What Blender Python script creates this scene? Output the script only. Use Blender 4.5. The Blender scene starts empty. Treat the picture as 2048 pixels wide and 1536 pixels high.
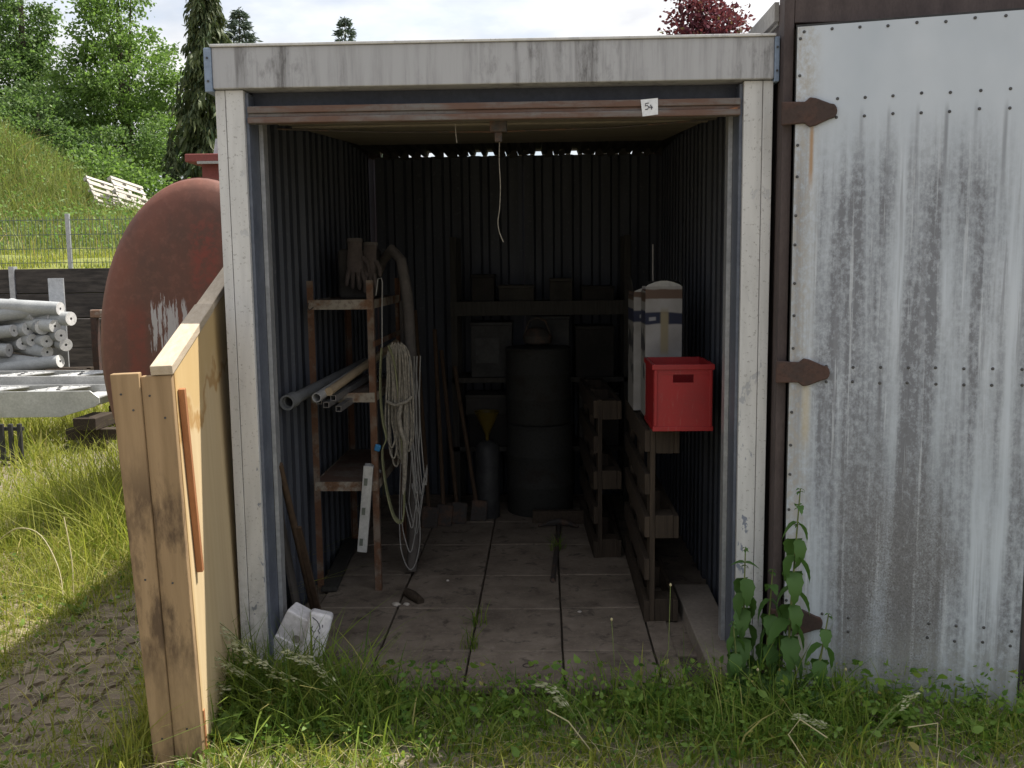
import bpy, math, random
import numpy as np
from mathutils import Vector, Matrix, Euler
random.seed(7); rng = np.random.default_rng(7)
R = math.radians
sc = bpy.context.scene
COL = sc.collection

# ------------------------------------------------------------------ camera
cam_d = bpy.data.cameras.new('camera'); cam = bpy.data.objects.new('camera', cam_d); COL.objects.link(cam)
cam_d.sensor_width = 36.0; cam_d.lens = 36.0 * 1918.74 / 2048.0
cam_d.clip_start = 0.05; cam_d.clip_end = 2000
PITCH, YAW, ROLL = .1216, .0338, -.0119
fwd = Vector((-math.cos(PITCH) * math.sin(YAW), math.cos(PITCH) * math.cos(YAW), -math.sin(PITCH)))
right = Vector((math.cos(YAW), math.sin(YAW), 0)); up = right.cross(fwd)
c, s = math.cos(ROLL), math.sin(ROLL)
r2 = right * c + up * s; u2 = up * c - right * s
cam.matrix_world = Matrix(((r2.x, u2.x, -fwd.x, .18), (r2.y, u2.y, -fwd.y, -3.5536), (r2.z, u2.z, -fwd.z, 1.5634), (0, 0, 0, 1)))
sc.camera = cam

# ------------------------------------------------------------------ sky and sun
SUN = Vector((.46, .24, 1.0)).normalized()
elev = math.asin(SUN.z); azim = math.atan2(SUN.x, SUN.y)
world = bpy.data.worlds.new('World'); sc.world = world; world.use_nodes = True
wn = world.node_tree; wn.nodes.clear()
wo = wn.nodes.new('ShaderNodeOutputWorld'); wb = wn.nodes.new('ShaderNodeBackground')
sky = wn.nodes.new('ShaderNodeTexSky'); sky.sky_type = 'NISHITA'; sky.sun_disc = False
sky.sun_elevation = elev; sky.sun_rotation = azim; sky.altitude = 100; sky.air_density = 1.0; sky.dust_density = 1.5
wtc = wn.nodes.new('ShaderNodeTexCoord'); wmp = wn.nodes.new('ShaderNodeMapping'); wmp.inputs['Scale'].default_value = (1.0, 1.0, 2.6)
wmp.inputs['Location'].default_value = (.35, .2, .15)
wnz = wn.nodes.new('ShaderNodeTexNoise'); wnz.inputs['Scale'].default_value = 2.6; wnz.inputs['Detail'].default_value = 8; wnz.inputs['Roughness'].default_value = .55
wrp = wn.nodes.new('ShaderNodeValToRGB'); wrp.color_ramp.elements[0].position = .36; wrp.color_ramp.elements[1].position = .54
wrp.color_ramp.elements[0].color = (.42, .42, .42, 1)
wnz2 = wn.nodes.new('ShaderNodeTexNoise'); wnz2.inputs['Scale'].default_value = 5.5; wnz2.inputs['Detail'].default_value = 7
wrp2 = wn.nodes.new('ShaderNodeValToRGB'); wrp2.color_ramp.elements[0].position = .36; wrp2.color_ramp.elements[1].position = .62
wrp2.color_ramp.elements[0].color = (3.5, 3.6, 3.85, 1); wrp2.color_ramp.elements[1].color = (6.1, 6.1, 6.15, 1)
wmx = wn.nodes.new('ShaderNodeMix'); wmx.data_type = 'RGBA'
L = wn.links.new
L(wtc.outputs['Generated'], wmp.inputs['Vector']); L(wmp.outputs['Vector'], wnz.inputs['Vector']); L(wmp.outputs['Vector'], wnz2.inputs['Vector'])
L(wnz.outputs['Fac'], wrp.inputs['Fac']); L(wnz2.outputs['Fac'], wrp2.inputs['Fac'])
wdt = wn.nodes.new('ShaderNodeVectorMath'); wdt.operation = 'DOT_PRODUCT'; wdt.inputs[1].default_value = tuple(SUN)   # clouds are brighter toward the sun
wmr = wn.nodes.new('ShaderNodeMapRange'); wmr.inputs['From Min'].default_value = -.6; wmr.inputs['From Max'].default_value = 1; wmr.inputs['To Min'].default_value = .62; wmr.inputs['To Max'].default_value = 1.5
wsc = wn.nodes.new('ShaderNodeVectorMath'); wsc.operation = 'SCALE'
L(wtc.outputs['Generated'], wdt.inputs[0]); L(wdt.outputs['Value'], wmr.inputs['Value']); L(wrp2.outputs['Color'], wsc.inputs[0]); L(wmr.outputs[0], wsc.inputs['Scale'])
L(wrp.outputs['Color'], wmx.inputs['Factor']); L(sky.outputs['Color'], wmx.inputs['A']); L(wsc.outputs[0], wmx.inputs['B'])
L(wmx.outputs['Result'], wb.inputs['Color']); wb.inputs['Strength'].default_value = .10
L(wb.outputs['Background'], wo.inputs['Surface'])
sun_d = bpy.data.lights.new('sun', 'SUN'); sun = bpy.data.objects.new('sun', sun_d); COL.objects.link(sun)
sun_d.energy = 5.0; sun_d.angle = R(.6); sun_d.color = (1.0, .95, .86)
sun.rotation_euler = SUN.to_track_quat('Z', 'Y').to_euler()
sc.view_settings.view_transform = 'Standard'; sc.view_settings.look = 'None'; sc.view_settings.exposure = .80
sc.view_settings.gamma = 1.0; sc.view_settings.use_curve_mapping = False
sc.render.engine = 'CYCLES'
sc.cycles.use_denoising = True
try: sc.cycles.denoiser = 'OPENIMAGEDENOISE'
except Exception: pass
sc.cycles.max_bounces = 10; sc.cycles.diffuse_bounces = 6; sc.cycles.glossy_bounces = 3; sc.cycles.transmission_bounces = 4; sc.cycles.transparent_max_bounces = 8

# ------------------------------------------------------------------ materials
class G:
    def __init__(self, name, rough=.8, metal=0.0, spec=.3):
        self.m = bpy.data.materials.new(name); self.m.use_nodes = True
        self.t = self.m.node_tree; self.b = self.t.nodes['Principled BSDF']; self.out = self.t.nodes['Material Output']
        self.b.inputs['Roughness'].default_value = rough; self.b.inputs['Metallic'].default_value = metal
        self.b.inputs['Specular IOR Level'].default_value = spec
    def n(self, k): return self.t.nodes.new(k)
    def l(self, a, b): self.t.links.new(a, b)
    def put(self, sock, v):
        if isinstance(v, (int, float)): sock.default_value = v
        elif isinstance(v, (tuple, list)): sock.default_value = tuple(v) + ((1,) if len(v) == 3 and len(sock.default_value) == 4 else ())
        else: self.l(v, sock)
    def co(self, scale=(1, 1, 1), rnd=True):
        tc = self.n('ShaderNodeTexCoord'); mp = self.n('ShaderNodeMapping'); mp.inputs['Scale'].default_value = scale
        self.l(tc.outputs['Object'], mp.inputs['Vector'])
        if rnd:
            oi = self.n('ShaderNodeObjectInfo'); mu = self.n('ShaderNodeMath'); mu.operation = 'MULTIPLY'; mu.inputs[1].default_value = 23.0
            self.l(oi.outputs['Random'], mu.inputs[0]); cb = self.n('ShaderNodeCombineXYZ')
            for i in range(3): self.l(mu.outputs[0], cb.inputs[i])
            self.l(cb.outputs[0], mp.inputs['Location'])
        return mp.outputs['Vector']
    def xyz(self):
        tc = self.n('ShaderNodeTexCoord'); sp = self.n('ShaderNodeSeparateXYZ'); self.l(tc.outputs['Object'], sp.inputs[0]); return sp.outputs
    def noise(self, vec, scale, detail=5, rough=.55, dist=0.0):
        n = self.n('ShaderNodeTexNoise'); n.inputs['Scale'].default_value = scale; n.inputs['Detail'].default_value = detail
        n.inputs['Roughness'].default_value = rough; n.inputs['Distortion'].default_value = dist; self.l(vec, n.inputs['Vector']); return n.outputs['Fac']
    def ramp(self, fac, *stops):
        r = self.n('ShaderNodeValToRGB'); e = r.color_ramp.elements
        while len(e) < len(stops): e.new(.5)
        for i, (p, col) in enumerate(stops):
            e[i].position = p; e[i].color = (col, col, col, 1) if isinstance(col, (int, float)) else tuple(col) + (1,)
        self.l(fac, r.inputs['Fac']); return r.outputs['Color']
    def mix(self, fac, a, b, mode='MIX'):
        m = self.n('ShaderNodeMix'); m.data_type = 'RGBA'; m.blend_type = mode
        self.put(m.inputs['Factor'], fac); self.put(m.inputs['A'], a); self.put(m.inputs['B'], b); return m.outputs['Result']
    def math(self, op, a, b=None, clamp=False):
        m = self.n('ShaderNodeMath'); m.operation = op; m.use_clamp = clamp; self.put(m.inputs[0], a)
        if b is not None: self.put(m.inputs[1], b)
        return m.outputs[0]
    def band(self, v, lo, hi, soft=.02):
        a = self.n('ShaderNodeMapRange'); a.interpolation_type = 'SMOOTHSTEP'; self.l(v, a.inputs['Value'])
        a.inputs['From Min'].default_value = lo - soft; a.inputs['From Max'].default_value = lo + soft
        b = self.n('ShaderNodeMapRange'); b.interpolation_type = 'SMOOTHSTEP'; self.l(v, b.inputs['Value'])
        b.inputs['From Min'].default_value = hi - soft; b.inputs['From Max'].default_value = hi + soft
        b.inputs['To Min'].default_value = 1; b.inputs['To Max'].default_value = 0
        return self.math('MULTIPLY', a.outputs[0], b.outputs[0])
    def step(self, v, lo, hi):
        a = self.n('ShaderNodeMapRange'); a.interpolation_type = 'SMOOTHSTEP'; self.l(v, a.inputs['Value'])
        a.inputs['From Min'].default_value = min(lo, hi); a.inputs['From Max'].default_value = max(lo, hi)
        if lo > hi: a.inputs['To Min'].default_value = 1; a.inputs['To Max'].default_value = 0
        return a.outputs[0]
    def bump(self, h, strength=.3, dist=.01):
        b = self.n('ShaderNodeBump'); b.inputs['Strength'].default_value = strength; b.inputs['Distance'].default_value = dist
        self.l(h, b.inputs['Height']); self.l(b.outputs[0], self.b.inputs['Normal'])
    def col(self, c): self.put(self.b.inputs['Base Color'], c); return self.m

def mat(name, c1, c2, scale=6, rough=.8, metal=0.0, bump=.25, bd=.004, stretch=(1, 1, 1), lo=.35, hi=.65, spec=.3, fine=60, vary=.0):
    g = G(name, rough, metal, spec); v = g.co(stretch)
    n1 = g.noise(v, scale, 6, .6); colr = g.ramp(n1, (lo, c1), (hi, c2))
    n2 = g.noise(v, fine, 3, .6)
    colr = g.mix(.35, colr, g.ramp(n2, (.3, .6), (.7, 1.35)), 'MULTIPLY')
    if vary:
        oi = g.n('ShaderNodeObjectInfo'); hv = g.n('ShaderNodeHueSaturation'); g.l(colr, hv.inputs['Color'])
        mr = g.n('ShaderNodeMapRange'); g.l(oi.outputs['Random'], mr.inputs['Value']); mr.inputs['To Min'].default_value = 1 - vary; mr.inputs['To Max'].default_value = 1 + vary
        g.l(mr.outputs[0], hv.inputs['Value']); colr = hv.outputs['Color']
    if bump: g.bump(g.math('ADD', n1, g.math('MULTIPLY', n2, .5)), bump, bd)
    return g.col(colr)

def leafmat(name, a, b, c=None, trans=.35, rough=.55, spec=.3):
    g = G(name, rough, 0, spec); geo = g.n('ShaderNodeNewGeometry')
    stops = [(0.0, a), (.6, b)] + ([(.93, b), (1.0, c)] if c else [(1.0, b)])
    colr = g.ramp(geo.outputs['Random Per Island'], *stops)
    v = g.co((1, 1, 1), False); n = g.noise(v, .9, 3); colr = g.mix(.5, colr, g.ramp(n, (.3, .65), (.7, 1.35)), 'MULTIPLY')
    g.put(g.b.inputs['Base Color'], colr)
    tr = g.n('ShaderNodeBsdfTranslucent'); g.l(g.mix(.5, colr, (1.3, 1.5, .6), 'MULTIPLY'), tr.inputs['Color'])
    mx = g.n('ShaderNodeMixShader'); mx.inputs[0].default_value = trans
    g.l(g.b.outputs[0], mx.inputs[1]); g.l(tr.outputs[0], mx.inputs[2]); g.l(mx.outputs[0], g.out.inputs['Surface'])
    return g.m

M = {}
# white painted post, chipped and specked
g = G('post_paint', .55); v = g.co((1, 1, 1)); sp = g.noise(v, 95, 4, .7); dirt = g.noise(g.co((9, 9, 1.1)), 3, 5)
z = g.xyz()['Z']
base = g.mix(g.ramp(dirt, (.4, 0.0), (.75, .8)), (.555, .555, .555), (.40, .40, .40))
base = g.mix(g.ramp(sp, (.60, 0.0), (.67, .7)), base, (.20, .19, .18))
chip = g.noise(g.co((1, 1, .6)), 13, 4, .6, .4); low = g.step(z, 1.5, .2)
base = g.mix(g.math('MULTIPLY', g.ramp(chip, (.635, 0.0), (.655, 1.0)), g.math('ADD', low, .25), True), base, (.20, .22, .27))
moss = g.math('MULTIPLY', g.step(z, .55, .0), g.ramp(g.noise(v, 25, 5, .7), (.42, 0.0), (.62, .75)))
base = g.mix(moss, base, (.19, .20, .17))
g.bump(g.ramp(chip, (.63, 1.0), (.66, 0.0)), .25, .003); M['post'] = g.col(base)
# fascia: pale panel with vertical run-off streaks
g = G('fascia_paint', .5); vs = g.co((13, 13, .8)); st = g.noise(vs, 2.3, 5, .6); big = g.noise(g.co((2.2, 2, .6)), 1.6, 3)
fine = g.noise(g.co((60, 60, 5)), 2, 4, .65)
f = g.math('MULTIPLY', g.ramp(st, (.43, 0.0), (.74, 1.0)), g.ramp(big, (.35, .25), (.65, 1.0)))
f = g.math('MULTIPLY', f, g.ramp(fine, (.3, .45), (.6, 1.25)))
mott = g.noise(g.co((7, 7, 3)), 3.5, 6, .7); f = g.math('ADD', f, g.math('MULTIPLY', g.ramp(mott, (.50, 0.0), (.68, .55)), g.ramp(big, (.42, 0.0), (.6, 1.0))), True)
base = g.mix(f, (.375, .38, .40), (.125, .122, .125)); g.bump(g.noise(g.co((1, 1, 1)), 8, 2), .06, .01); M['fascia'] = g.col(base)
M['cap_blue'] = mat('cap_blue', (.17, .22, .31), (.22, .28, .38), 8, .55, 0, .1)
M['frame_blue'] = mat('frame_blue', (.085, .098, .13), (.12, .135, .17), 9, .5, 0, .1)
M['header'] = mat('header_dark', (.045, .052, .075), (.06, .068, .09), 6, .6, 0, .08)
g = G('rust_rail', .75); vv = g.co((3, 20, 20)); nn = g.noise(vv, 1.4, 5, .6)
base = g.mix(g.ramp(nn, (.40, 0.0), (.60, 1.0)), (.15, .14, .135), (.125, .075, .058)); base = g.mix(g.ramp(g.noise(g.co((1, 1, 1)), 60, 3), (.5, 0.0), (.7, .5)), base, (.10, .06, .05)); M['rail'] = g.col(base)
M['door_under'] = mat('door_underside', (.17, .15, .12), (.24, .21, .165), 3, .7, 0, .05, stretch=(.6, 2, 2))
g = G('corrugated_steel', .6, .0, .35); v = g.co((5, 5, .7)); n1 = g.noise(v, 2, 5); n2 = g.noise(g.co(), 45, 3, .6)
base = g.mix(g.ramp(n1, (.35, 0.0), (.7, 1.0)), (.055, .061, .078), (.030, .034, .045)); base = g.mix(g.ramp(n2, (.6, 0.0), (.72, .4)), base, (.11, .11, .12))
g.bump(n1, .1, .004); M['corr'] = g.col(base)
M['galv'] = mat('galvanised', (.34, .35, .37), (.45, .46, .48), 14, .45, .5, .1)
M['roof'] = mat('roof_sheet', (.045, .043, .041), (.03, .029, .028), 3, .8, 0, .15)
g = G('concrete_slab', .92); v = g.co((1, 1, 1)); n1 = g.noise(v, 5, 6, .65); n2 = g.noise(v, 55, 4, .7); n3 = g.noise(v, 14, 5, .6, .5)
w = g.mix(g.ramp(n1, (.32, 0.0), (.68, 1.0)), (.105, .084, .067), (.215, .178, .145)); w = g.mix(g.ramp(n3, (.56, 0.0), (.68, .75)), w, (.045, .038, .031)); w = g.mix(g.ramp(n2, (.56, 0.0), (.72, .5)), w, (.28, .235, .195)); g.bump(g.math('ADD', n1, n2), .45, .005); M['slab'] = g.col(w)
M['kerb'] = mat('concrete_kerb', (.17, .145, .122), (.23, .20, .17), 4, .9, 0, .3)
M['joint'] = mat('joint_soil', (.055, .046, .036), (.10, .083, .065), 20, .95, 0, .5, .01)
# rusty shelf paint
def rusty(name, paint, rust, thr=.5, scale=9):
    g = G(name, .8); v = g.co(); n1 = g.noise(v, scale, 6, .65); n2 = g.noise(v, 70, 3)
    base = g.mix(g.ramp(n1, (thr - .07, 0.0), (thr + .05, 1.0)), paint, rust); base = g.mix(g.ramp(n2, (.5, 0.0), (.75, .6)), base, tuple(x * .45 for x in rust))
    g.bump(g.math('ADD', n1, n2), .35, .003); return g.col(base)
M['rack_leg'] = rusty('rack_leg_rust', (.15, .12, .095), (.11, .054, .03), .46)
M['rack_lip'] = rusty('rack_lip_paint', (.25, .22, .18), (.135, .072, .04), .55)
M['rack_deck'] = rusty('rack_deck', (.17, .14, .12), (.13, .08, .06), .5, 4)
M['rust'] = rusty('hinge_rust', (.055, .038, .034), (.075, .044, .036), .5, 14)
M['iron'] = rusty('old_iron', (.05, .045, .042), (.10, .06, .042), .55, 12)
M['plastic_grey'] = mat('plastic_grey', (.15, .155, .16), (.20, .205, .21), 5, .5, 0, .03)
M['plastic_white'] = mat('plastic_white', (.36, .36, .355), (.28, .28, .275), 5, .5, 0, .05)
M['steel_tube'] = mat('steel_tube', (.30, .30, .31), (.20, .19, .19), 12, .45, .6, .1)
M['alu'] = mat('aluminium_mill', (.40, .40, .39), (.52, .52, .51), 5, .45, .35, .1, stretch=(1, 1, 1))
M['alu_level'] = mat('aluminium_level', (.36, .36, .355), (.44, .44, .43), 9, .4, .2, .05)
M['vial'] = mat('level_vial', (.10, .11, .10), (.13, .15, .12), 9, .3, 0, 0)
wood = lambda n, a, b, s=5: mat(n, a, b, s, .85, 0, .3, .003, (14, 14, 1), .3, .7, vary=.12)
woody = lambda n, a, b, s=5: mat(n, a, b, s, .85, 0, .3, .003, (14, 1, 14), .3, .7, vary=.15)
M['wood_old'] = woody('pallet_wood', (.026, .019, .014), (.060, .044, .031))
M['wood_handle'] = wood('tool_handle_wood', (.045, .029, .019), (.085, .054, .034))
M['wood_pole'] = woody('wood_pole', (.24, .185, .12), (.32, .25, .17))
M['wood_grey'] = wood('grey_board', (.026, .024, .022), (.052, .048, .043))
M['wood_bleached'] = woody('bleached_pallet_wood', (.36, .335, .30), (.48, .45, .41))
M['sleeper'] = mat('retaining_board', (.035, .032, .030), (.085, .075, .068), 3, .9, 0, .4, .01, (1, 6, 6), vary=.25)
M['foam'] = mat('white_foam', (.56, .55, .57), (.68, .67, .69), 7, .8, 0, .2)
M['foam_hollow_shade'] = mat('foam_hole', (.20, .19, .17), (.28, .27, .25), 20, .9)  # darker colour of a flat disc, stands for the shade inside the hollow
M['ink'] = mat('ink', (.05, .05, .07), (.07, .07, .09), 20, .8, 0, 0)
M['paper'] = mat('paper', (.62, .64, .68), (.70, .72, .75), 9, .8, 0, .1)
g = G('red_plastic', .45, 0, .4); v = g.co((1, 1, 1), False); n1 = g.noise(v, 7, 5, .6); n2 = g.noise(g.co((30, 30, 4), False), 3, 4, .65); n3 = g.noise(v, 90, 3, .7)
w = g.mix(g.ramp(n1, (.35, 0.0), (.7, 1.0)), (.31, .011, .014), (.24, .014, .017)); w = g.mix(g.ramp(n2, (.60, 0.0), (.70, .28)), w, (.30, .12, .11)); w = g.mix(g.ramp(n3, (.62, 0.0), (.72, .35)), w, (.14, .06, .055)); g.bump(n1, .08, .006); M['red_plastic'] = g.col(w)
M['rope'] = mat('rope_fibre', (.17, .155, .13), (.26, .235, .195), 60, .9, 0, .4)
M['sling'] = mat('green_sling', (.17, .175, .095), (.23, .23, .13), 12, .9, 0, .2)
M['cable'] = mat('grey_cable', (.20, .195, .185), (.27, .26, .25), 9, .6, 0, 0)
M['hose'] = mat('dusty_hose', (.065, .057, .052), (.10, .088, .08), 9, .8, 0, .2)
M['glove'] = mat('glove_fabric', (.06, .048, .043), (.09, .073, .066), 20, .95, 0, .4)
M['black'] = mat('black_steel', (.022, .022, .024), (.045, .045, .045), 10, .6, 0, .1)
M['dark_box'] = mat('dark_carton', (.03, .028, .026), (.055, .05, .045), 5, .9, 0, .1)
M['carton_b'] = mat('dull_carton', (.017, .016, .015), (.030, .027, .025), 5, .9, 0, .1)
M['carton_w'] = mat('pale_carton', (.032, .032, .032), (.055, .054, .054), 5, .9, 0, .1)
M['drum'] = rusty('drum_paint', (.028, .028, .026), (.023, .019, .016), .6, 5)
M['yellow'] = mat('yellow_plastic', (.07, .05, .008), (.10, .07, .01), 6, .5, 0, .03)
M['blue_bit'] = mat('blue_plastic', (.03, .16, .34), (.04, .19, .40), 6, .5, 0, .03)
M['screw'] = mat('screw_metal', (.06, .06, .065), (.10, .10, .10), 20, .5, .5, 0)
M['stone'] = mat('pale_stone', (.32, .29, .26), (.45, .41, .37), 20, .9, 0, .4)
M['hutwood'] = mat('hut_brown', (.055, .042, .042), (.085, .066, .064), 5, .7, 0, .15, .003, (3, 3, 1))
M['hutroof'] = mat('hut_eave', (.24, .23, .22), (.33, .32, .31), 5, .8)
M['tyre'] = mat('tyre_rubber', (.018, .018, .018), (.035, .035, .035), 10, .85, 0, .2)
# carton with a printed band
g = G('printed_carton', .75); o = g.xyz(); z = o['Z']; n = g.noise(g.co(), 9, 4)
w = g.mix(g.ramp(n, (.35, 0.0), (.7, 1.0)), (.27, .265, .265), (.20, .19, .185))
wb = g.math('ADD', z, g.math('MULTIPLY', g.math('SUBTRACT', g.noise(g.co((1, 1, 1), False), 6, 2), .5), .03)); z = wb; w = g.mix(g.band(z, .416, .468, .004), w, (.018, .022, .045)); w = g.mix(g.math('MULTIPLY', g.band(z, .432, .448, .003), g.band(o['X'], -.065, -.035, .004)), w, (.22, .22, .24))
w = g.mix(g.band(z, .530, .574, .004), w, (.095, .062, .048))
w = g.mix(g.math('MULTIPLY', g.band(o['X'], -.014, .021, .006), g.band(z, .286, .476, .02)), w, (.21, .18, .12))
M['printed'] = g.col(w)
g = G('printed_sack_side', .75); o = g.xyz(); z = o['Z']; y = o['Y']
w = (.24, .235, .225); w = g.mix(g.band(z, .416, .476, .004), w, (.03, .035, .07))
ck = g.noise(g.co((1, 9, 9), False), 1.2, 1); w = g.mix(g.math('MULTIPLY', g.ramp(ck, (.5, 0.0), (.54, 1.0)), g.band(z, .116, .396, .01)), w, (.05, .05, .055))
w = g.mix(g.band(z, .516, .556, .004), w, (.10, .068, .05)); M['printed_side'] = g.col(w)
# red oxide tank with bare patch
g = G('tank_red_oxide', .6); o = g.xyz(); v = g.co((1, 1, 1), False)
n1 = g.noise(g.co((1, 1, .55), False), 2.4, 6, .6); n2 = g.noise(v, 22, 5, .65); ns = g.noise(g.co((26, 26, 1.3), False), 1.6, 4, .6)
w = g.mix(g.ramp(n1, (.36, 0.0), (.62, 1.0)), (.175, .066, .046), (.110, .055, .042))
w = g.mix(g.ramp(n2, (.5, 0.0), (.8, .5)), w, (.25, .11, .08))
w = g.mix(g.math('MULTIPLY', g.step(o['Z'], .75, .35), g.ramp(n2, (.35, .2), (.65, .8))), w, (.24, .10, .045))
ex = g.math('DIVIDE', g.math('ADD', o['X'], .17), .15); ez = g.math('DIVIDE', g.math('SUBTRACT', o['Z'], 1.21), .24); dd2 = g.math('ADD', g.math('MULTIPLY', ex, ex), g.math('MULTIPLY', ez, ez))
ns2 = g.noise(g.co((40, 40, 4.5), False), 1.3, 5, .7); thr = g.math('ADD', g.math('ADD', g.math('MULTIPLY', ns, .9), g.math('MULTIPLY', ns2, .9)), g.math('MULTIPLY', dd2, -.22)); pm = g.math('MULTIPLY', g.step(thr, .80, .86), g.step(dd2, 1.15, .75))
w = g.mix(g.math('MULTIPLY', pm, .85), w, (.46, .44, .45))
w = g.mix(g.math('MULTIPLY', g.math('MULTIPLY', g.band(o['X'], -.43, -.31, .03), g.band(o['Z'], .85, 1.35, .08)), g.ramp(n2, (.3, .3), (.6, .9))), w, (.175, .05, .036))
w = g.mix(g.math('MULTIPLY', g.math('MULTIPLY', g.band(o['X'], -.02, .14, .04), g.band(o['Z'], 1.45, 1.85, .08)), g.ramp(n2, (.4, .0), (.6, .9))), w, (.21, .052, .038))
g.bump(g.math('ADD', n1, g.math('MULTIPLY', n2, .4)), .25, .01); M['tank'] = g.col(w)
M['redsteel'] = mat('dark_red_steel', (.17, .05, .045), (.22, .06, .05), 4, .6, 0, .1)
# plywood: local frame, x = 0 face, y along, z up
g = G('plywood_face', .65); o = g.xyz(); gr = g.noise(g.co((20, 20, 1.0), False), 1.3, 4); w = g.mix(g.ramp(gr, (.35, 0.0), (.7, 1.0)), (.56, .425, .25), (.62, .485, .295))
edge = g.math('SUBTRACT', o['Z'], g.math('ADD', g.math('MULTIPLY', o['Y'], .24), 1.25)); nz = g.noise(g.co((1, 1, 1), False), 4.5, 4)
sn = g.math('ADD', edge, g.math('MULTIPLY', g.math('SUBTRACT', nz, .5), .55))
w = g.mix(g.math('MULTIPLY', g.step(sn, -.24, -.12), .55), w, (.50, .33, .12)); w = g.mix(g.math('MULTIPLY', g.band(sn, -.235, -.19, .02), .75), w, (.36, .19, .05))
w = g.mix(g.math('MULTIPLY', g.step(o['Y'], .075, .03), .55), w, (.46, .30, .13))
M['ply'] = g.col(w)
g = G('spruce_board', .8); o = g.xyz(); vb = g.co((16, 16, 1.1)); gr = g.noise(vb, 1.6, 5, .6); w = g.mix(g.ramp(gr, (.3, 0.0), (.7, 1.0)), (.24, .16, .085), (.35, .24, .135))
st = g.noise(g.co((5, 5, 1.6)), 2.2, 6, .7); w = g.mix(g.math('MULTIPLY', g.ramp(st, (.47, 0.0), (.62, .9)), g.math('ADD', g.band(o['Z'], .30, .95, .15), g.math('MULTIPLY', g.step(o['Z'], .30, .02), .8)), True), w, (.085, .055, .034)); g.bump(gr, .35, .004); M['spruce'] = g.col(w)
M['rail_wood'] = woody('top_rail_wood', (.42, .34, .25), (.52, .44, .34))
M['batten'] = wood('batten_wood', (.27, .115, .048), (.36, .165, .075))
# door sheet: x along width, z up
g = G('weathered_door_sheet', .6, 0, .35); o = g.xyz(); x, z = o['X'], o['Z']
wob = g.noise(g.co((1.5, 1, 1.2), False), 2.5, 2)
s1 = g.noise(g.co((22, 1, .55), False), 1.0, 5, .60); s2 = g.noise(g.co((7.5, 1, .40), False), 1.0, 5, .58, .6)
spk = g.noise(g.co((1, 1, .8), False), 210, 3, .7); spk2 = g.noise(g.co((1, 1, .7), False), 70, 4, .7); cloud = g.noise(g.co((1.0, 1, .6), False), 3.2, 4, .55)
w = g.mix(g.ramp(cloud, (.3, 0.0), (.7, 1.0)), (.43, .48, .545), (.52, .565, .63))
zm = g.step(z, 2.12, 1.75)
f1 = g.math('MULTIPLY', g.ramp(s1, (.43, 0.0), (.64, 1.0)), zm)
f2 = g.math('MULTIPLY', g.ramp(s2, (.42, 0.0), (.60, 1.0)), zm)
ff = g.math('MULTIPLY', g.math('ADD', g.math('MULTIPLY', f1, .50), g.math('MULTIPLY', f2, .80)), g.ramp(spk2, (.32, .45), (.60, 1.15)), True)
w = g.mix(ff, w, (.17, .18, .205))
fr = g.math('FRACT', g.math('ADD', g.math('DIVIDE', g.math('SUBTRACT', x, .126), .089), .5)); runx = g.band(fr, .43, .56, .05); rn = g.noise(g.co((12, 1, .9), False), 1.0, 2); rl = g.noise(g.co((11.2, 0, 0), False), 1.0, 0)
runz = g.math('ADD', g.math('MULTIPLY', g.step(z, 1.20, 1.14), g.step(z, .72, 1.10)), g.math('MULTIPLY', g.step(z, 2.10, 2.04), g.step(z, 1.60, 2.0)))
w = g.mix(g.math('MULTIPLY', g.math('MULTIPLY', runx, runz), g.ramp(rn, (.40, 0.0), (.62, .75))), w, (.14, .145, .165))
s3 = g.noise(g.co((55, 1, 1.3), False), 1.0, 4, .6); w = g.mix(g.math('MULTIPLY', g.math('MULTIPLY', g.ramp(s3, (.56, 0.0), (.62, .55)), zm), g.ramp(cloud, (.42, 0.0), (.58, 1.0))), w, (.22, .23, .26))
s4 = g.noise(g.co((30, 1, .8), False), 1.4, 3, .6); w = g.mix(g.math('MULTIPLY', g.ramp(s4, (.60, 0.0), (.66, .5)), zm), w, (.60, .64, .70))
cx = g.math('ADD', x, g.math('MULTIPLY', g.math('SUBTRACT', wob, .5), .22))
core = g.math('MULTIPLY', g.band(cx, .19, .55, .06), g.step(z, 1.10, .40)); core = g.math('MULTIPLY', core, g.ramp(s2, (.36, .15), (.56, 1.0)))
core = g.math('MULTIPLY', core, g.step(z, .02, .10))
w = g.mix(g.math('MULTIPLY', core, g.ramp(spk, (.34, 1.0), (.62, .05)), True), w, (.06, .058, .06))
w = g.mix(g.math('MULTIPLY', core, .38), w, (.20, .19, .19))
lft = g.math('MULTIPLY', g.step(x, .10, .03), g.ramp(spk2, (.35, 0.0), (.65, .85))); w = g.mix(lft, w, (.36, .34, .31))
lowd = g.math('MULTIPLY', g.step(z, .34, .02), g.ramp(spk2, (.3, .1), (.7, .8))); w = g.mix(lowd, w, (.36, .36, .32))
def rust_run(zc, ln, xo, colr, wdt, k):
    xx = g.math('ADD', x, g.math('MULTIPLY', g.math('SUBTRACT', zc, z), .0))
    return g.math('MULTIPLY', g.math('MULTIPLY', g.band(xx, xo - wdt, xo + wdt, wdt * .8), g.band(z, zc - ln, zc, .05)), k)
w = g.mix(rust_run(2.04, .20, .055, 0, .006, .85), w, (.34, .20, .09)); w = g.mix(rust_run(1.15, .22, .058, 0, .012, .45), w, (.46, .36, .17))
w = g.mix(rust_run(.24, .16, .05, 0, .03, .4), w, (.40, .33, .19))
g.bump(g.noise(g.co((1, 1, .6), False), 3.2, 3), .30, .03); M['doorsheet'] = g.col(w)
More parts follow.
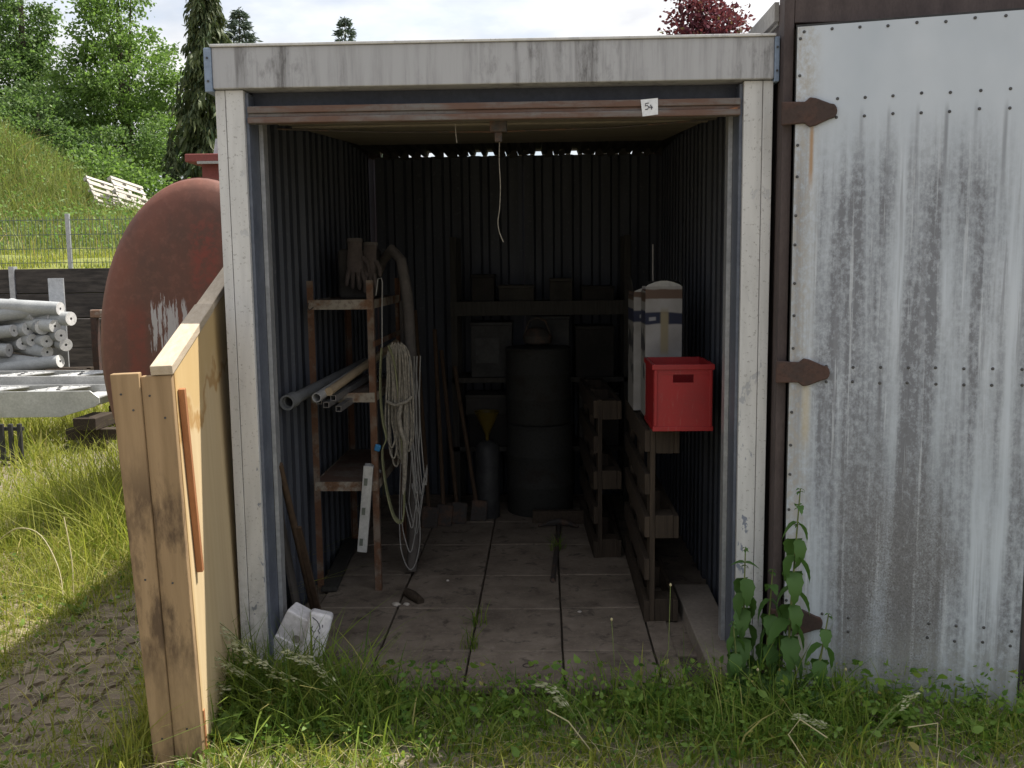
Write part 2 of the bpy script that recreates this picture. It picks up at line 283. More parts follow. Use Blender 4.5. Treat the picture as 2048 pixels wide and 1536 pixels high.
# ground
g = G('yard_soil', .95); v = g.co((1, 1, 1), False); n1 = g.noise(v, 1.3, 6, .6); n2 = g.noise(v, 38, 6, .7); n3 = g.noise(v, 7, 5)
w = g.mix(g.ramp(n3, (.35, 0.0), (.65, 1.0)), (.13, .105, .07), (.235, .20, .145)); w = g.mix(g.ramp(n2, (.35, 0.0), (.7, .6)), w, (.32, .285, .225))
w = g.mix(g.ramp(n1, (.48, 0.0), (.66, .55)), w, (.10, .115, .035)); g.bump(g.math('ADD', n2, n3), .8, .02); M['soil'] = g.col(w)
g = G('bank_turf', .95); v = g.co((1, 1, 1), False); n1 = g.noise(v, .5, 5, .6); n2 = g.noise(v, 12, 6, .7)
w = g.mix(g.ramp(n1, (.35, 0.0), (.65, 1.0)), (.12, .155, .03), (.21, .235, .055)); w = g.mix(g.ramp(n2, (.4, 0.0), (.7, .6)), w, (.24, .21, .08)); g.bump(n2, .8, .05); M['turf'] = g.col(w)
M['paver'] = mat('paver_concrete', (.15, .118, .085), (.25, .20, .148), 9, .92, 0, .5, .006, vary=.15)
M['grass'] = leafmat('grass_blade', (.14, .185, .024), (.31, .31, .065), (.50, .40, .18), .46)
M['grass_shade'] = leafmat('grass_blade_shade', (.075, .15, .025), (.20, .265, .05), (.42, .36, .15), .5)  # darker, greener copy of the grass, shade put into its colour
M['straw'] = leafmat('dry_straw', (.36, .31, .17), (.50, .44, .27), None, .25)
M['weedleaf'] = leafmat('weed_leaf', (.07, .15, .028), (.165, .255, .05), (.30, .25, .08), .42)
M['nettle'] = leafmat('nettle_leaf', (.05, .11, .03), (.08, .16, .042), None, .34)
M['stem'] = mat('green_stem', (.10, .13, .04), (.15, .18, .06), 20, .7, 0, 0)
M['seedhead'] = leafmat('seed_head', (.34, .36, .20), (.50, .50, .34), None, .3)
M['leafA'] = leafmat('tree_leaf', (.075, .135, .035), (.17, .26, .075), (.26, .33, .13), .45)
M['leafB'] = leafmat('tree_leaf_dark', (.06, .11, .04), (.14, .215, .075), (.22, .28, .12), .45)
M['conifer'] = leafmat('conifer_sprig', (.03, .055, .026), (.095, .115, .05), (.16, .17, .08), .2)
M['spruce_needle'] = leafmat('blue_spruce_sprig', (.06, .085, .08), (.11, .14, .125), None, .15)
M['redleaf'] = leafmat('red_leaf', (.07, .018, .030), (.15, .04, .062), (.10, .10, .04), .3)
M['bankweed'] = leafmat('bank_weed', (.11, .15, .035), (.23, .255, .085), (.40, .27, .11), .4)
M['bark'] = mat('bark', (.055, .045, .035), (.11, .09, .07), 8, .95, 0, .6, .02, (3, 3, .6))
M['pvc'] = mat('grey_bar', (.25, .26, .265), (.34, .35, .355), 4, .6, 0, .1, vary=.22)
M['pvc_end'] = mat('grey_bar_end', (.50, .495, .49), (.68, .67, .66), 9, .8, 0, .15)

# ------------------------------------------------------------------ mesh helpers
ROOT = {}
def root_of(o):
    while o.parent: o = o.parent
    return o
class MB:
    def __init__(self): self.v = []; self.f = []
    def add(self, vs, fs):
        n = len(self.v); self.v += [Vector(p) for p in vs]; self.f += [tuple(i + n for i in q) for q in fs]; return self
    def box(self, x0, x1, y0, y1, z0, z1):
        return self.add([(x0, y0, z0), (x1, y0, z0), (x1, y1, z0), (x0, y1, z0), (x0, y0, z1), (x1, y0, z1), (x1, y1, z1), (x0, y1, z1)],
                        [(0, 3, 2, 1), (4, 5, 6, 7), (0, 1, 5, 4), (1, 2, 6, 5), (2, 3, 7, 6), (3, 0, 4, 7)])
    def obox(self, c, size, m):
        sx, sy, sz = (a / 2 for a in size); b = MB().box(-sx, sx, -sy, sy, -sz, sz); c = Vector(c)
        return self.add([c + m @ p for p in b.v], b.f)
    def beam(self, p0, p1, w, h, upv=(0, 0, 1)):
        p0, p1 = Vector(p0), Vector(p1); d = (p1 - p0).normalized(); sd = d.cross(Vector(upv))
        if sd.length < 1e-4: sd = d.cross(Vector((1, 0, 0)))
        sd.normalize(); u = sd.cross(d).normalized(); vs = []
        for p in (p0, p1):
            for a, b in ((-1, -1), (1, -1), (1, 1), (-1, 1)): vs.append(p + sd * a * w / 2 + u * b * h / 2)
        return self.add(vs, [(0, 1, 2, 3), (7, 6, 5, 4), (0, 4, 5, 1), (1, 5, 6, 2), (2, 6, 7, 3), (3, 7, 4, 0)])
    def tube(self, pts, r, n=8, caps=True, flat=None):
        pts = [Vector(p) for p in pts]; rs = r if isinstance(r, (list, tuple)) else [r] * len(pts); vs = []; ref = None
        for i, p in enumerate(pts):
            d = (pts[min(i + 1, len(pts) - 1)] - pts[max(i - 1, 0)]).normalized()
            if ref is None: ref = d.orthogonal().normalized()
            ref = (ref - d * ref.dot(d)); ref = ref.normalized() if ref.length > 1e-5 else d.orthogonal().normalized()
            b = d.cross(ref)
            for k in range(n):
                a = 2 * math.pi * k / n; vs.append(p + (ref * math.cos(a) + b * math.sin(a)) * rs[i])
        fs = []
        for i in range(len(pts) - 1):
            for k in range(n):
                a, b_ = i * n + k, i * n + (k + 1) % n; fs.append((a, b_, b_ + n, a + n))
        if caps: fs.append(tuple(reversed(range(n)))); fs.append(tuple(range((len(pts) - 1) * n, len(pts) * n)))
        return self.add(vs, fs)
    def pipe(self, p0, p1, ro, ri, n=20):
        p0, p1 = Vector(p0), Vector(p1); d = (p1 - p0).normalized(); a1 = d.orthogonal().normalized(); a2 = d.cross(a1); vs = []
        for p, r in ((p0, ro), (p1, ro), (p1, ri), (p0, ri)):
            for k in range(n):
                a = 2 * math.pi * k / n; vs.append(p + (a1 * math.cos(a) + a2 * math.sin(a)) * r)
        fs = []
        for i in range(4):
            for k in range(n):
                a, b = i * n + k, i * n + (k + 1) % n; c_, d_ = ((i + 1) % 4) * n + (k + 1) % n, ((i + 1) % 4) * n + k; fs.append((a, b, c_, d_))
        return self.add(vs, fs)
    def lathe(self, prof, n=24, c=(0, 0, 0)):
        c = Vector(c); vs = []; fs = []
        for r, z in prof:
            for k in range(n):
                a = 2 * math.pi * k / n; vs.append(c + Vector((r * math.cos(a), r * math.sin(a), z)))
        for i in range(len(prof) - 1):
            for k in range(n):
                a, b = i * n + k, i * n + (k + 1) % n; fs.append((a, b, b + n, a + n))
        fs.append(tuple(reversed(range(n)))); fs.append(tuple(range((len(prof) - 1) * n, len(prof) * n)))
        return self.add(vs, fs)
    def prism(self, poly, a0, a1, axis='y'):
        n = len(poly); f = {'y': lambda p, t: (p[0], t, p[1]), 'z': lambda p, t: (p[0], p[1], t), 'x': lambda p, t: (t, p[0], p[1])}[axis]
        vs = [f(p, a0) for p in poly] + [f(p, a1) for p in poly]
        fs = [tuple(range(n)), tuple(reversed(range(n, 2 * n)))] + [(i, i + n, (i + 1) % n + n, (i + 1) % n) for i in range(n)]
        return self.add(vs, fs)
    def move(self, m):
        self.v = [m @ p for p in self.v]; return self
    def mesh(self, name):
        me = bpy.data.meshes.new(name); me.from_pydata([tuple(p) for p in self.v], [], self.f); me.update()
        import bmesh as _b
        bm = _b.new(); bm.from_mesh(me); _b.ops.recalc_face_normals(bm, faces=bm.faces); bm.to_mesh(me); bm.free(); return me
    def build(self, name, m, parent=None, smooth=False, bevel=0, local=False, solid=0, seg=2):
        if parent is not None and not local:
            inv = ROOT.get(root_of(parent).name, Matrix()).inverted(); self.v = [inv @ p for p in self.v]
        me = self.mesh(name); o = bpy.data.objects.new(name, me); COL.objects.link(o); me.materials.append(m)
        if parent is not None: o.parent = parent
        if smooth: finish_smooth(me)
        if solid: md = o.modifiers.new('Solidify', 'SOLIDIFY'); md.thickness = solid
        if bevel: md = o.modifiers.new('Bevel', 'BEVEL'); md.width = bevel; md.segments = seg; md.limit_method = 'ANGLE'; md.angle_limit = R(40); md.harden_normals = False
        return o
def finish_smooth(me, ang=40):
    me.polygons.foreach_set('use_smooth', [True] * len(me.polygons))
    try: me.set_sharp_from_angle(angle=R(ang))
    except Exception: pass
def tag(o, label=None, cat=None, group=None, kind=None):
    if label: o['label'] = label
    if cat: o['category'] = cat
    if group: o['group'] = group
    if kind: o['kind'] = kind
    return o
def thing(name, label, cat, loc=(0, 0, 0), rot=(0, 0, 0), group=None):
    o = bpy.data.objects.new(name, None); COL.objects.link(o); o.empty_display_size = .1
    o.location = loc; o.rotation_euler = rot
    ROOT[o.name] = Matrix.Translation(loc) @ Euler(rot).to_matrix().to_4x4()
    return tag(o, label, cat, group)
def piece(name, me, parent, loc, rot=(0, 0, 0), m=None):
    o = bpy.data.objects.new(name, me); COL.objects.link(o); o.parent = parent; o.location = loc; o.rotation_euler = rot
    if m and not me.materials: me.materials.append(m)
    return o
def copy_tree(o, parent=None):
    c = o.copy(); COL.objects.link(c); c.parent = parent
    for ch in o.children: copy_tree(ch, c)
    return c
def tri_mesh(name, V, T, m, parent=None, smooth=False):
    me = bpy.data.meshes.new(name); V = np.asarray(V, np.float32).reshape(-1, 3); T = np.asarray(T, np.int32).reshape(-1, 3)
    me.vertices.add(len(V)); me.vertices.foreach_set('co', V.ravel()); me.loops.add(T.size); me.loops.foreach_set('vertex_index', T.ravel())
    me.polygons.add(len(T)); me.polygons.foreach_set('loop_start', np.arange(0, T.size, 3, dtype=np.int32))
    if smooth: me.polygons.foreach_set('use_smooth', np.ones(len(T), bool))
    me.update(calc_edges=True); me.materials.append(m)
    o = bpy.data.objects.new(name, me); COL.objects.link(o)
    if parent is not None: o.parent = parent
    return o
def blade_arrays(base, h, w, lean, ang):
    n = len(base); ts = (0, .38, .72, 1.0); V = np.zeros((n, 7, 3)); wd = np.stack([np.cos(ang), np.sin(ang), np.zeros(n)], 1)
    k = 0
    for j, t in enumerate(ts):
        c_ = base.copy(); c_[:, :2] += lean * (t ** 1.8)[..., None] * h[:, None] if False else lean * (t ** 1.8) * h[:, None]
        c_[:, 2] += h * (t - .25 * t * t * np.linalg.norm(lean, axis=1).clip(0, 1.6))
        if t < 1:
            ww = (w * (1 - .75 * t ** 1.5))[:, None] * wd / 2; V[:, k] = c_ - ww; V[:, k + 1] = c_ + ww; k += 2
        else: V[:, 6] = c_
    T = np.array([(0, 1, 3), (0, 3, 2), (2, 3, 5), (2, 5, 4), (4, 5, 6)]); T = (T[None] + (np.arange(n) * 7)[:, None, None]).reshape(-1, 3)
    return V.reshape(-1, 3), T
def blades(name, base, h, w, m, leanamt=.6, bias=(0, 0), parent=None):
    n = len(base); a = rng.uniform(0, 6.283, n); l_ = rng.gamma(2.0, leanamt / 2, n); lean = np.stack([np.cos(a) * l_ + bias[0], np.sin(a) * l_ + bias[1]], 1)
    V, T = blade_arrays(base, h, w, lean, rng.uniform(0, 3.1416, n)); return tri_mesh(name, V, T, m, parent)
def leaf_arrays(pos, d, ln, wd, fold=.25):
    n = len(pos); d = d / np.linalg.norm(d, axis=1, keepdims=True); r = rng.normal(size=(n, 3)); sd = np.cross(d, r); sd /= np.linalg.norm(sd, axis=1, keepdims=True); up_ = np.cross(sd, d)
    V = np.zeros((n, 6, 3)); V[:, 0] = pos; V[:, 3] = pos + d * ln[:, None] - up_ * (ln * .12)[:, None]
    for j, (t, wf) in ((1, (.28, .46)), (2, (.66, .36))):
        mid = pos + d * (ln * t)[:, None] + up_ * (ln * fold * .3)[:, None]; V[:, j] = mid + sd * (wd * wf)[:, None]; V[:, 6 - j] = mid - sd * (wd * wf)[:, None]
    T = np.array([(0, 1, 5), (1, 2, 4), (1, 4, 5), (2, 3, 4)]); T = (T[None] + (np.arange(n) * 6)[:, None, None]).reshape(-1, 3)
    return V.reshape(-1, 3), T
def sm(pts, k=5):
    P = [Vector(p) for p in pts]; out = []
    for i in range(len(P) - 1):
        a, b, c_, d = P[max(i - 1, 0)], P[i], P[i + 1], P[min(i + 2, len(P) - 1)]
        for j in range(k):
            t = j / k; out.append(.5 * ((2 * b) + (c_ - a) * t + (2 * a - 5 * b + 4 * c_ - d) * t * t + (3 * b - a - 3 * c_ + d) * t ** 3))
    return out + [P[-1]]
def join(parts):
    Vs, Ts, k = [], [], 0
    for V, T in parts: Vs.append(V); Ts.append(T + k); k += len(V)
    return np.concatenate(Vs), np.concatenate(Ts)
def corr_profile(a0, a1, period, depth, phase=0):
    """trapezoid wave: list of (a, d)"""
    out = []; a = a0 - phase
    while a < a1 + period:
        for t, d in ((0, 0), (.30, 0), (.42, depth), (.88, depth)):
            x_ = a + t * period + .06 * period
            if a0 <= x_ <= a1: out.append((x_, d))
        a += period
    return [(a0, out[0][1])] + out + [(a1, out[-1][1])]

# ------------------------------------------------------------------ ground and setting
def terrain_z(x, y):
    hill = np.interp(x, [-40, -22, -19, -16.4, -14.5, -12.2, -10, -8, -5], [4.4, 4.1, 3.6, 2.95, 1.85, .42, .15, .05, 0])
    t = np.clip((y - 16.5) / 8.5, 0, 1); t = t * t * (3 - 2 * t); t2 = np.clip((y - 27) / 14, 0, 1)
    return 1.60 + .075 * np.clip(y - 12, 0, 12) + hill * t * (1 - .55 * t2 * t2 * (3 - 2 * t2))
gnd = MB()
gs = 500; gnd.add([(-gs, -gs, 0), (gs, -gs, 0), (gs, gs, 0), (-gs, gs, 0)], [(0, 1, 2, 3)])
ground = tag(gnd.build('ground', M['soil']), kind='structure')
xs = np.concatenate([np.linspace(-120, -30, 10), np.linspace(-28, 0, 57), np.linspace(2, 120, 25)]); ys = np.concatenate([[12.06], np.linspace(12.07, 45, 60), np.linspace(48, 160, 15)])
V = []; 
for j, y in enumerate(ys):
    for x in xs:
        zz = float(terrain_z(x, y)); V.append((x, y, 0.0 if j == 0 else zz + (0 if j < 2 else .08 * math.sin(x * 1.9 + y) * math.sin(y * 1.3 - x * .7))))
F = [(j * len(xs) + i, j * len(xs) + i + 1, (j + 1) * len(xs) + i + 1, (j + 1) * len(xs) + i) for j in range(len(ys) - 1) for i in range(len(xs) - 1)]
tr = MB(); tr.v = [Vector(p) for p in V]; tr.f = F
tag(tr.build('bank_terrain', M['turf'], smooth=True), kind='structure')

# pavers: grid stones with wavy edges and an open middle
def paver_mesh(seed):
    r_ = random.Random(seed); n = 24; out = []; inn = []
    for k in range(n):
        side, t = divmod(k, 6); t = t / 6 - .5; a = .094; wv = .017 * math.sin(t * 2 * math.pi)
        p = [(t * 2 * a, -a + wv), (a + wv, t * 2 * a), (-t * 2 * a, a + wv), (-a + wv, -t * 2 * a)][side]; out.append((p[0] + r_.uniform(-.003, .003), p[1] + r_.uniform(-.003, .003)))
        ang = math.atan2(p[1], p[0]); inn.append((.030 * math.cos(ang) * (1 + .45 * math.cos(2 * ang + seed)), .026 * math.sin(ang) * r_.uniform(.8, 1.2)))
    vs = [(x, y, 0) for x, y in out] + [(x * .97, y * .97, .024) for x, y in out] + [(x * 1.06, y * 1.06, .022) for x, y in inn] + [(x, y, 0) for x, y in inn]; fs = []
    for i in range(3):
        for k in range(n): fs.append((i * n + k, i * n + (k + 1) % n, (i + 1) * n + (k + 1) % n, (i + 1) * n + k))
    b = MB(); b.v = [Vector(p) for p in vs]; b.f = fs; me = b.mesh('paver'); me.materials.append(M['paver']); return me
pm_ = [paver_mesh(i) for i in range(4)]
def pave(x0, x1, y0, y1, step=.2):
    j = 0; y = y0
    while y < y1:
        x = x0
        while x < x1:
            piece('paver', random.choice(pm_), ground, (x + random.uniform(-.004, .004), y + random.uniform(-.004, .004), random.uniform(-.016, -.008)), (random.uniform(-.03, .03), random.uniform(-.03, .03), random.choice((0, 1.5708)) + random.uniform(-.03, .03)))
            x += step
        y += step; j += 1
pave(-2.75, -1.22, -.95, 2.2)

# garage floor
floor = MB().box(-.93, .99, -.18, 2.8, -.02, .018); fl = tag(floor.build('garage_floor', M['joint']), kind='structure')
sl = MB().box(-.5, .5, -.5, .5, 0, 1)
def slab_mesh(w, d):
    b = MB().box(-w / 2, w / 2, -d / 2, d / 2, -.012, .02); me = b.mesh('floor_slab'); me.materials.append(M['slab']); return me
xe = [-.92, -.856, -.49, -.124, .246, .608, .70]; ycols = [[-.22, .118, .606, 1.09, 1.58, 2.07, 2.56, 2.79]]
smc = {}
for i in range(1, len(xe) - 1):
    off = .0 if i % 2 else .0
    ye = [-.22, .118, .61 if i >= 4 else .60, 1.07, 1.60, 2.07, 2.56, 2.79]
    for j in range(len(ye) - 1):
        w_, d_ = xe[i + 1] - xe[i] - .008, ye[j + 1] - ye[j] - .009; k = (round(w_, 3), round(d_, 3))
        if k not in smc: smc[k] = slab_mesh(w_, d_)
        o = piece('floor_slab', smc[k], fl, ((xe[i] + xe[i + 1]) / 2, (ye[j] + ye[j + 1]) / 2, .020 + random.uniform(-.003, .003)), (random.uniform(-.006, .006), random.uniform(-.008, .008), random.uniform(-.006, .006)))
        md = o.modifiers.new('Bevel', 'BEVEL'); md.width = .004; md.segments = 2
MB().box(-.92, -.86, -.2, 2.79, .018, .034).build('floor_strip', M['slab'], fl, bevel=.004)
MB().box(.615, .975, .10, 2.79, .0181, .032).build('floor_strip', M['slab'], fl, bevel=.004)
kb = MB(); kb.add([(.775, -.20, .0), (.925, -.20, .0), (.925, .74, .0), (.765, .74, .0), (.78, -.20, .085), (.925, -.20, .085), (.925, .74, .105), (.77, .74, .105)], [(0, 3, 2, 1), (4, 5, 6, 7), (0, 1, 5, 4), (1, 2, 6, 5), (2, 3, 7, 6), (3, 0, 4, 7)])
k_ = kb.build('kerb_stone', M['kerb'], bevel=.006); tag(k_, 'long concrete kerb stone lying along the right inner wall of the garage', 'kerb stone')

# ------------------------------------------------------------------ garage
gar = thing('storage_garage', 'open steel storage garage with white posts and dark corrugated inner walls', 'garage')
for sgn in (-1, 1):
    a = lambda p, q: (min(sgn * p, sgn * q), max(sgn * p, sgn * q))
    p = MB(); x0, x1 = a(.998, .963); p.box(x0, x1, -.03, .05, 0, 2.206); x0, x1 = a(.9605, .896); p.box(x0, x1, -.03, .05, 0, 2.206); x0, x1 = a(.9632, .9602); p.box(x0, x1, -.022, .05, 0, 2.206)
    po = p.build('post', M['post'], gar, bevel=.003)
    x0, x1 = a(.8955, .884); MB().box(x0, x1, -.012, .10, 0.0, 2.20).build('frame_strip', M['frame_blue'], gar, bevel=.002)
    x0, x1 = a(.8838, .868); q = MB().box(x0, x1, .105, .118, .03, 2.13); x0b, x1b = a(.872, .868); q.box(x0b, x1b, .1182, .16, .03, 2.13); q.build('guide_rail', M['galv'], gar)
    for zz in (1.86, 1.52):
        MB().tube([(sgn * .915, -.0305, zz - random.uniform(0, .2)), (sgn * .915, -.034, zz - .1)], .004, 8)  # placeholder removed below
MB().box(-.998, .995, -.05, .05, 2.2085, 2.352).build('fascia', M['fascia'], gar, bevel=.004)
MB().box(-1.002, .999, -.058, .16, 2.3525, 2.362).build('fascia_capping', M['post'], gar, bevel=.002)
for x0, x1 in ((-1.026, -.9985), (.9955, 1.013)):
    cp = MB().box(x0, x1, -.054, .20, 2.198, 2.351).build('corner_cap', M['cap_blue'], gar, bevel=.003)
    for zz in (2.235, 2.315):
        MB().tube([((x0 + x1) / 2, -.0545, zz), ((x0 + x1) / 2, -.058, zz)], .004, 8).build('screw', M['screw'], cp)
MB().box(-.894, .894, .055, .13, 2.150, 2.285).build('header_beam', M['header'], gar, bevel=.003)
# corrugated walls
def wall_sheet(axis, fixed, a0, a1, z0, z1, inward, name):
    pr = corr_profile(a0, a1, .125, .028); vs = []; fs = []
    for a_, d in pr:
        p = (fixed + inward * d, a_) if axis == 'y' else (a_, fixed + inward * d)
        vs += [(p[0], p[1], z0), (p[0], p[1], z1)]
    for i in range(len(pr) - 1): fs.append((2 * i, 2 * i + 2, 2 * i + 3, 2 * i + 1))
    b = MB(); b.add(vs, fs); return b.build(name, M['corr'], gar, solid=.0015)
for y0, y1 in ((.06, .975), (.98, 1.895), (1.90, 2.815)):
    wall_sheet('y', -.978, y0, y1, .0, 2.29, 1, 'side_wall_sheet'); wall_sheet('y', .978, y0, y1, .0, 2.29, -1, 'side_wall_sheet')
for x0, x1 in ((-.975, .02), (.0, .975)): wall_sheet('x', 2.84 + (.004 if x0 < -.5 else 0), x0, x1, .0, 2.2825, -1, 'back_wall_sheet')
pr = corr_profile(-.994, .992, .078, .029); vs = []; fs = []
for a_, d in pr: vs += [(a_, .06, 2.2875 + d), (a_, 2.90, 2.2865 + d)]
for i in range(len(pr) - 1): fs.append((2 * i, 2 * i + 1, 2 * i + 3, 2 * i + 2))
MB().add(vs, fs).build('roof_sheet', M['roof'], gar, solid=.0012)
for xx in (-.95, -.905, -.83, -.785, -.72, -.64, -.49, -.40, -.33, -.09, -.01, .07, .22, .31, .47, .55, .62, .70, .79, .86, .94):   # dirt, and plugs added to cut the daylight through gaps under the roof
    MB().obox((xx, 2.81, 2.296), (.055, .04, random.uniform(.026, .06)), Euler((0, random.uniform(-.4, .4), 0)).to_matrix()).build('gap_plug', M['dark_box'], gar)
# up-and-over door, open under the roof
dr = MB(); dr.add([(-.86, .02, 2.118), (.86, .02, 2.118), (.86, 2.02, 2.262), (-.86, 2.02, 2.262), (-.86, .02, 2.132), (.86, .02, 2.132), (.86, 2.02, 2.276), (-.86, 2.02, 2.276)], [(0, 3, 2, 1), (4, 5, 6, 7), (0, 1, 5, 4), (1, 2, 6, 5), (2, 3, 7, 6), (3, 0, 4, 7)])
door = dr.build('door_leaf', M['door_under'], gar)
bl = MB(); bl.box(-.886, .886, -.024, .018, 2.126, 2.150); bl.box(-.886, .886, -.016, .018, 2.112, 2.1258); bl.box(-.886, .886, -.026, .018, 2.090, 2.1118)
bl.build('bottom_rail', M['rail'], door, bevel=.003)
for y in (.30, .52): MB().beam((-.86, y, 2.116 + y * .072), (.86, y, 2.116 + y * .072), .03, .016).build('stiffener', M['door_under'], door)
MB().tube([(-.84, .2, 2.10), (-.45, .24, 2.088), (0.0, .24, 2.082), (.45, .24, 2.09), (.84, .2, 2.11)], .0035, 6).build('lift_cable', M['iron'], door)
hb = MB().box(-.012, .05, .04, .09, 2.055, 2.118); hb.box(.005, .032, .05, .08, 2.02, 2.0545); hb.build('lock', M['iron'], door, bevel=.003)
MB().tube(sm([(.022, .065, 2.02), (.020, .07, 1.95), (.023, .07, 1.86), (.019, .07, 1.78), (.012, .07, 1.73), (.018, .068, 1.69), (.032, .066, 1.655)]), .0017, 6).build('pull_cord', M['rope'], door, smooth=True)
MB().tube([(-.14, .06, 2.09), (-.139, .06, 2.06), (-.135, .06, 2.02)], .002, 6).build('pull_cord', M['rope'], door)
MB().beam((.80, -.01, 2.10), (.875, -.02, 2.115), .012, .006).build('roller_arm', rusty('orange_arm', (.35, .15, .06), (.26, .12, .06)), door)
lb = MB(); lb.add([(.531, -.0285, 2.148), (.592, -.0285, 2.153), (.593, -.0285, 2.096), (.538, -.0285, 2.090), (.531, -.0272, 2.148), (.592, -.0272, 2.153), (.593, -.0272, 2.096), (.538, -.0272, 2.090)], [(0, 3, 2, 1), (4, 5, 6, 7), (0, 1, 5, 4), (1, 2, 6, 5), (2, 3, 7, 6), (3, 0, 4, 7)])
label = lb.build('paper_label', M['paper'], gar); label['label'] = 'small white paper label with a handwritten 54'
def stroke(pts, ox, oz, sc_, r=.0017): return MB().tube([(ox + x_ * sc_, -.0292, oz + z_ * sc_) for x_, z_ in pts], r, 6)
nb = MB()
for pts, ox, sc_ in (([(.55, 1), (.12, .95), (.06, .58), (.35, .66), (.58, .45), (.42, .12), (.05, .08)], .5460, .024), ([(.30, .95), (.02, .42), (.62, .46)], .5620, .019), ([(.45, .75), (.40, .08)], .5620, .019)):
    q = stroke(pts, ox, 2.112, sc_); nb.add(q.v, q.f)
nb.build('handwritten_number', M['ink'], label)
st_ = MB().box(-.9497, -.9475, .372, .402, 1.735, 1.955).build('sticker', M['plastic_white'], gar)
MB().box(-.9474, -.9466, .370, .404, 1.875, 1.957).build('sticker_band', M['yellow'], st_); MB().box(-.9474, -.9466, .370, .390, 1.735, 1.815).build('sticker_band', M['yellow'], st_)

# ------------------------------------------------------------------ neighbouring hut with the weathered door
hut = thing('neighbouring_hut', 'dark brown hut whose weathered pale metal door stands right of the garage', 'hut', (1.055, -.12, 0))
MB().box(1.016, 1.050, -.098, -.02, 0, 2.85).build('door_post', M['hutwood'], hut, bevel=.003)
MB().box(1.022, 1.05, -.0195, 3.2, 0, 2.40).build('side_wall', M['hutwood'], hut)
MB().box(1.051, 3.3, -.096, 0.0, 2.385, 2.85).build('lintel', M['hutwood'], hut, bevel=.003)
for k in range(10): MB().box(1.90 + .14 * k, 2.036 + .14 * k, -.085 - random.uniform(0, .006), 0.0, 0, 2.384).build('front_board', M['hutwood'], hut, bevel=.003)
MB().box(3.26, 3.3, .001, 3.2, 0, 2.40).build('side_wall', M['hutwood'], hut)
MB().box(1.051, 3.259, 3.16, 3.2, 0, 2.40).build('back_wall', M['hutwood'], hut)
rf = MB().box(1.016, 3.32, .002, 3.25, 2.4005, 2.44).build('roof', M['hutroof'], hut)
MB().box(1.0, 1.0155, -.0185, 3.26, 2.41, 2.475).build('eave_board', M['hutroof'], rf); MB().box(1.017, 3.32, .002, 3.26, 2.4405, 2.47).build('roof_felt', M['hutwood'], rf)
DA = -.2443; dM = Matrix.Translation((1.056, -.118, .002)) @ Matrix.Rotation(DA, 4, 'Z')
def dloc(b): b.move(dM); return b
hd = bpy.data.objects.new('door', MB().box(0, .785, -.008, .03, 0, 2.362).mesh('door')); COL.objects.link(hd); hd.data.materials.append(M['doorsheet'])
hd.parent = hut; hd.matrix_local = ROOT[hut.name].inverted() @ dM; hd['label'] = 'pale blue grey sheet metal door with streaks and rivets'
def dpart(b, name, m, **k):
    o = b.build(name, m, hd, local=True, **k); return o
dpart(MB().box(-.004, -.0002, -.006, .04, 0, 2.37).box(0, .785, -.004, .04, 2.3625, 2.37), 'door_edge', M['black'])
dpart(MB().box(.7852, .792, -.006, .04, .0, 2.37), 'door_edge', M['black'])
rv = MB().lathe([(.0055, 0), (.0052, .0018), (.003, .0034)], 10).move(Matrix.Rotation(R(90), 4, 'X')); rvm = rv.mesh('rivet'); rvm.materials.append(M['screw'])
rp = [(.135 + .089 * k, zz + random.uniform(-.003, .003)) for zz in (2.118, 2.056) for k in range(8)]
rp += [(.125 + .089 * k, zz + random.uniform(-.002, .002)) for zz in (1.200, 1.146) for k in range(8)]
rp += [(.135 + .089 * k, zz + random.uniform(-.004, .004)) for zz in (.292, .238) for k in range(8) if k in (0, 1, 4, 5, 6, 7)]
rp += [(.022 + .089 * k, 2.347 + random.uniform(-.004, .003)) for k in range(9)] + [(.009, 2.32 - .117 * k + random.uniform(-.01, .01)) for k in range(18)]
for x, z in rp: piece('rivet', rvm, hd, (x + random.uniform(-.002, .002), -.008, z))
for zc in (2.075, 1.178, .262):
    n = 10; pts = [(-.048, -.040), (.030, -.036), (.046, -.050), (.066, -.046), (.112, -.026)]
    tip = [(.118 + .018 * math.sin(a), -.026 * math.cos(a)) for a in (R(30), R(65), R(90), R(115), R(150))]
    poly = pts + tip + [(x, -z) for x, z in reversed(pts)]
    dpart(MB().prism([(x, z + zc) for x, z in poly], -.022, -.0085), 'strap_hinge', M['rust'], bevel=.004)

# ------------------------------------------------------------------ plywood crate side in front of the garage
pl = thing('plywood_panel', 'pale plywood panel with two upright boards and sloping top beside the white post', 'panel', (-.915, -.69, 0), (0, R(-1.6), R(7.8)))
sheet = MB().prism([(.032, .0), (1.35, .0), (1.35, 1.25 + .24 * 1.35), (.032, 1.25 + .24 * .032)], -.016, 0, 'x').build('sheet', M['ply'], pl, local=True)
bA = MB().prism([(-.152, 0), (-.090, 0), (-.094, 1.262), (-.178, 1.262)], -.012, .022).build('upright_board', M['spruce'], pl, local=True, bevel=.003)
bB = MB().prism([(-.0893, 0), (-.002, 0), (-.002, 1.25), (-.0933, 1.25)], .0, .031).build('upright_board', M['spruce'], pl, local=True, bevel=.003)
MB().beam((-.027, -.01, 1.252 + .014), (-.027, .66, 1.252 + .24 * .66 + .018), .066, .030).build('top_rail', M['rail_wood'], pl, local=True, bevel=.003)
MB().beam((-.027, .665, 1.252 + .24 * .66 + .018), (-.027, 1.35, 1.252 + .24 * 1.35 + .018), .060, .028).build('top_rail', M['rail_wood'], pl, local=True, bevel=.003)
MB().beam((.012, .060, 1.20), (.012, .105, .60), .020, .024, (0, 1, 0)).build('batten', M['batten'], pl, local=True, bevel=.002)
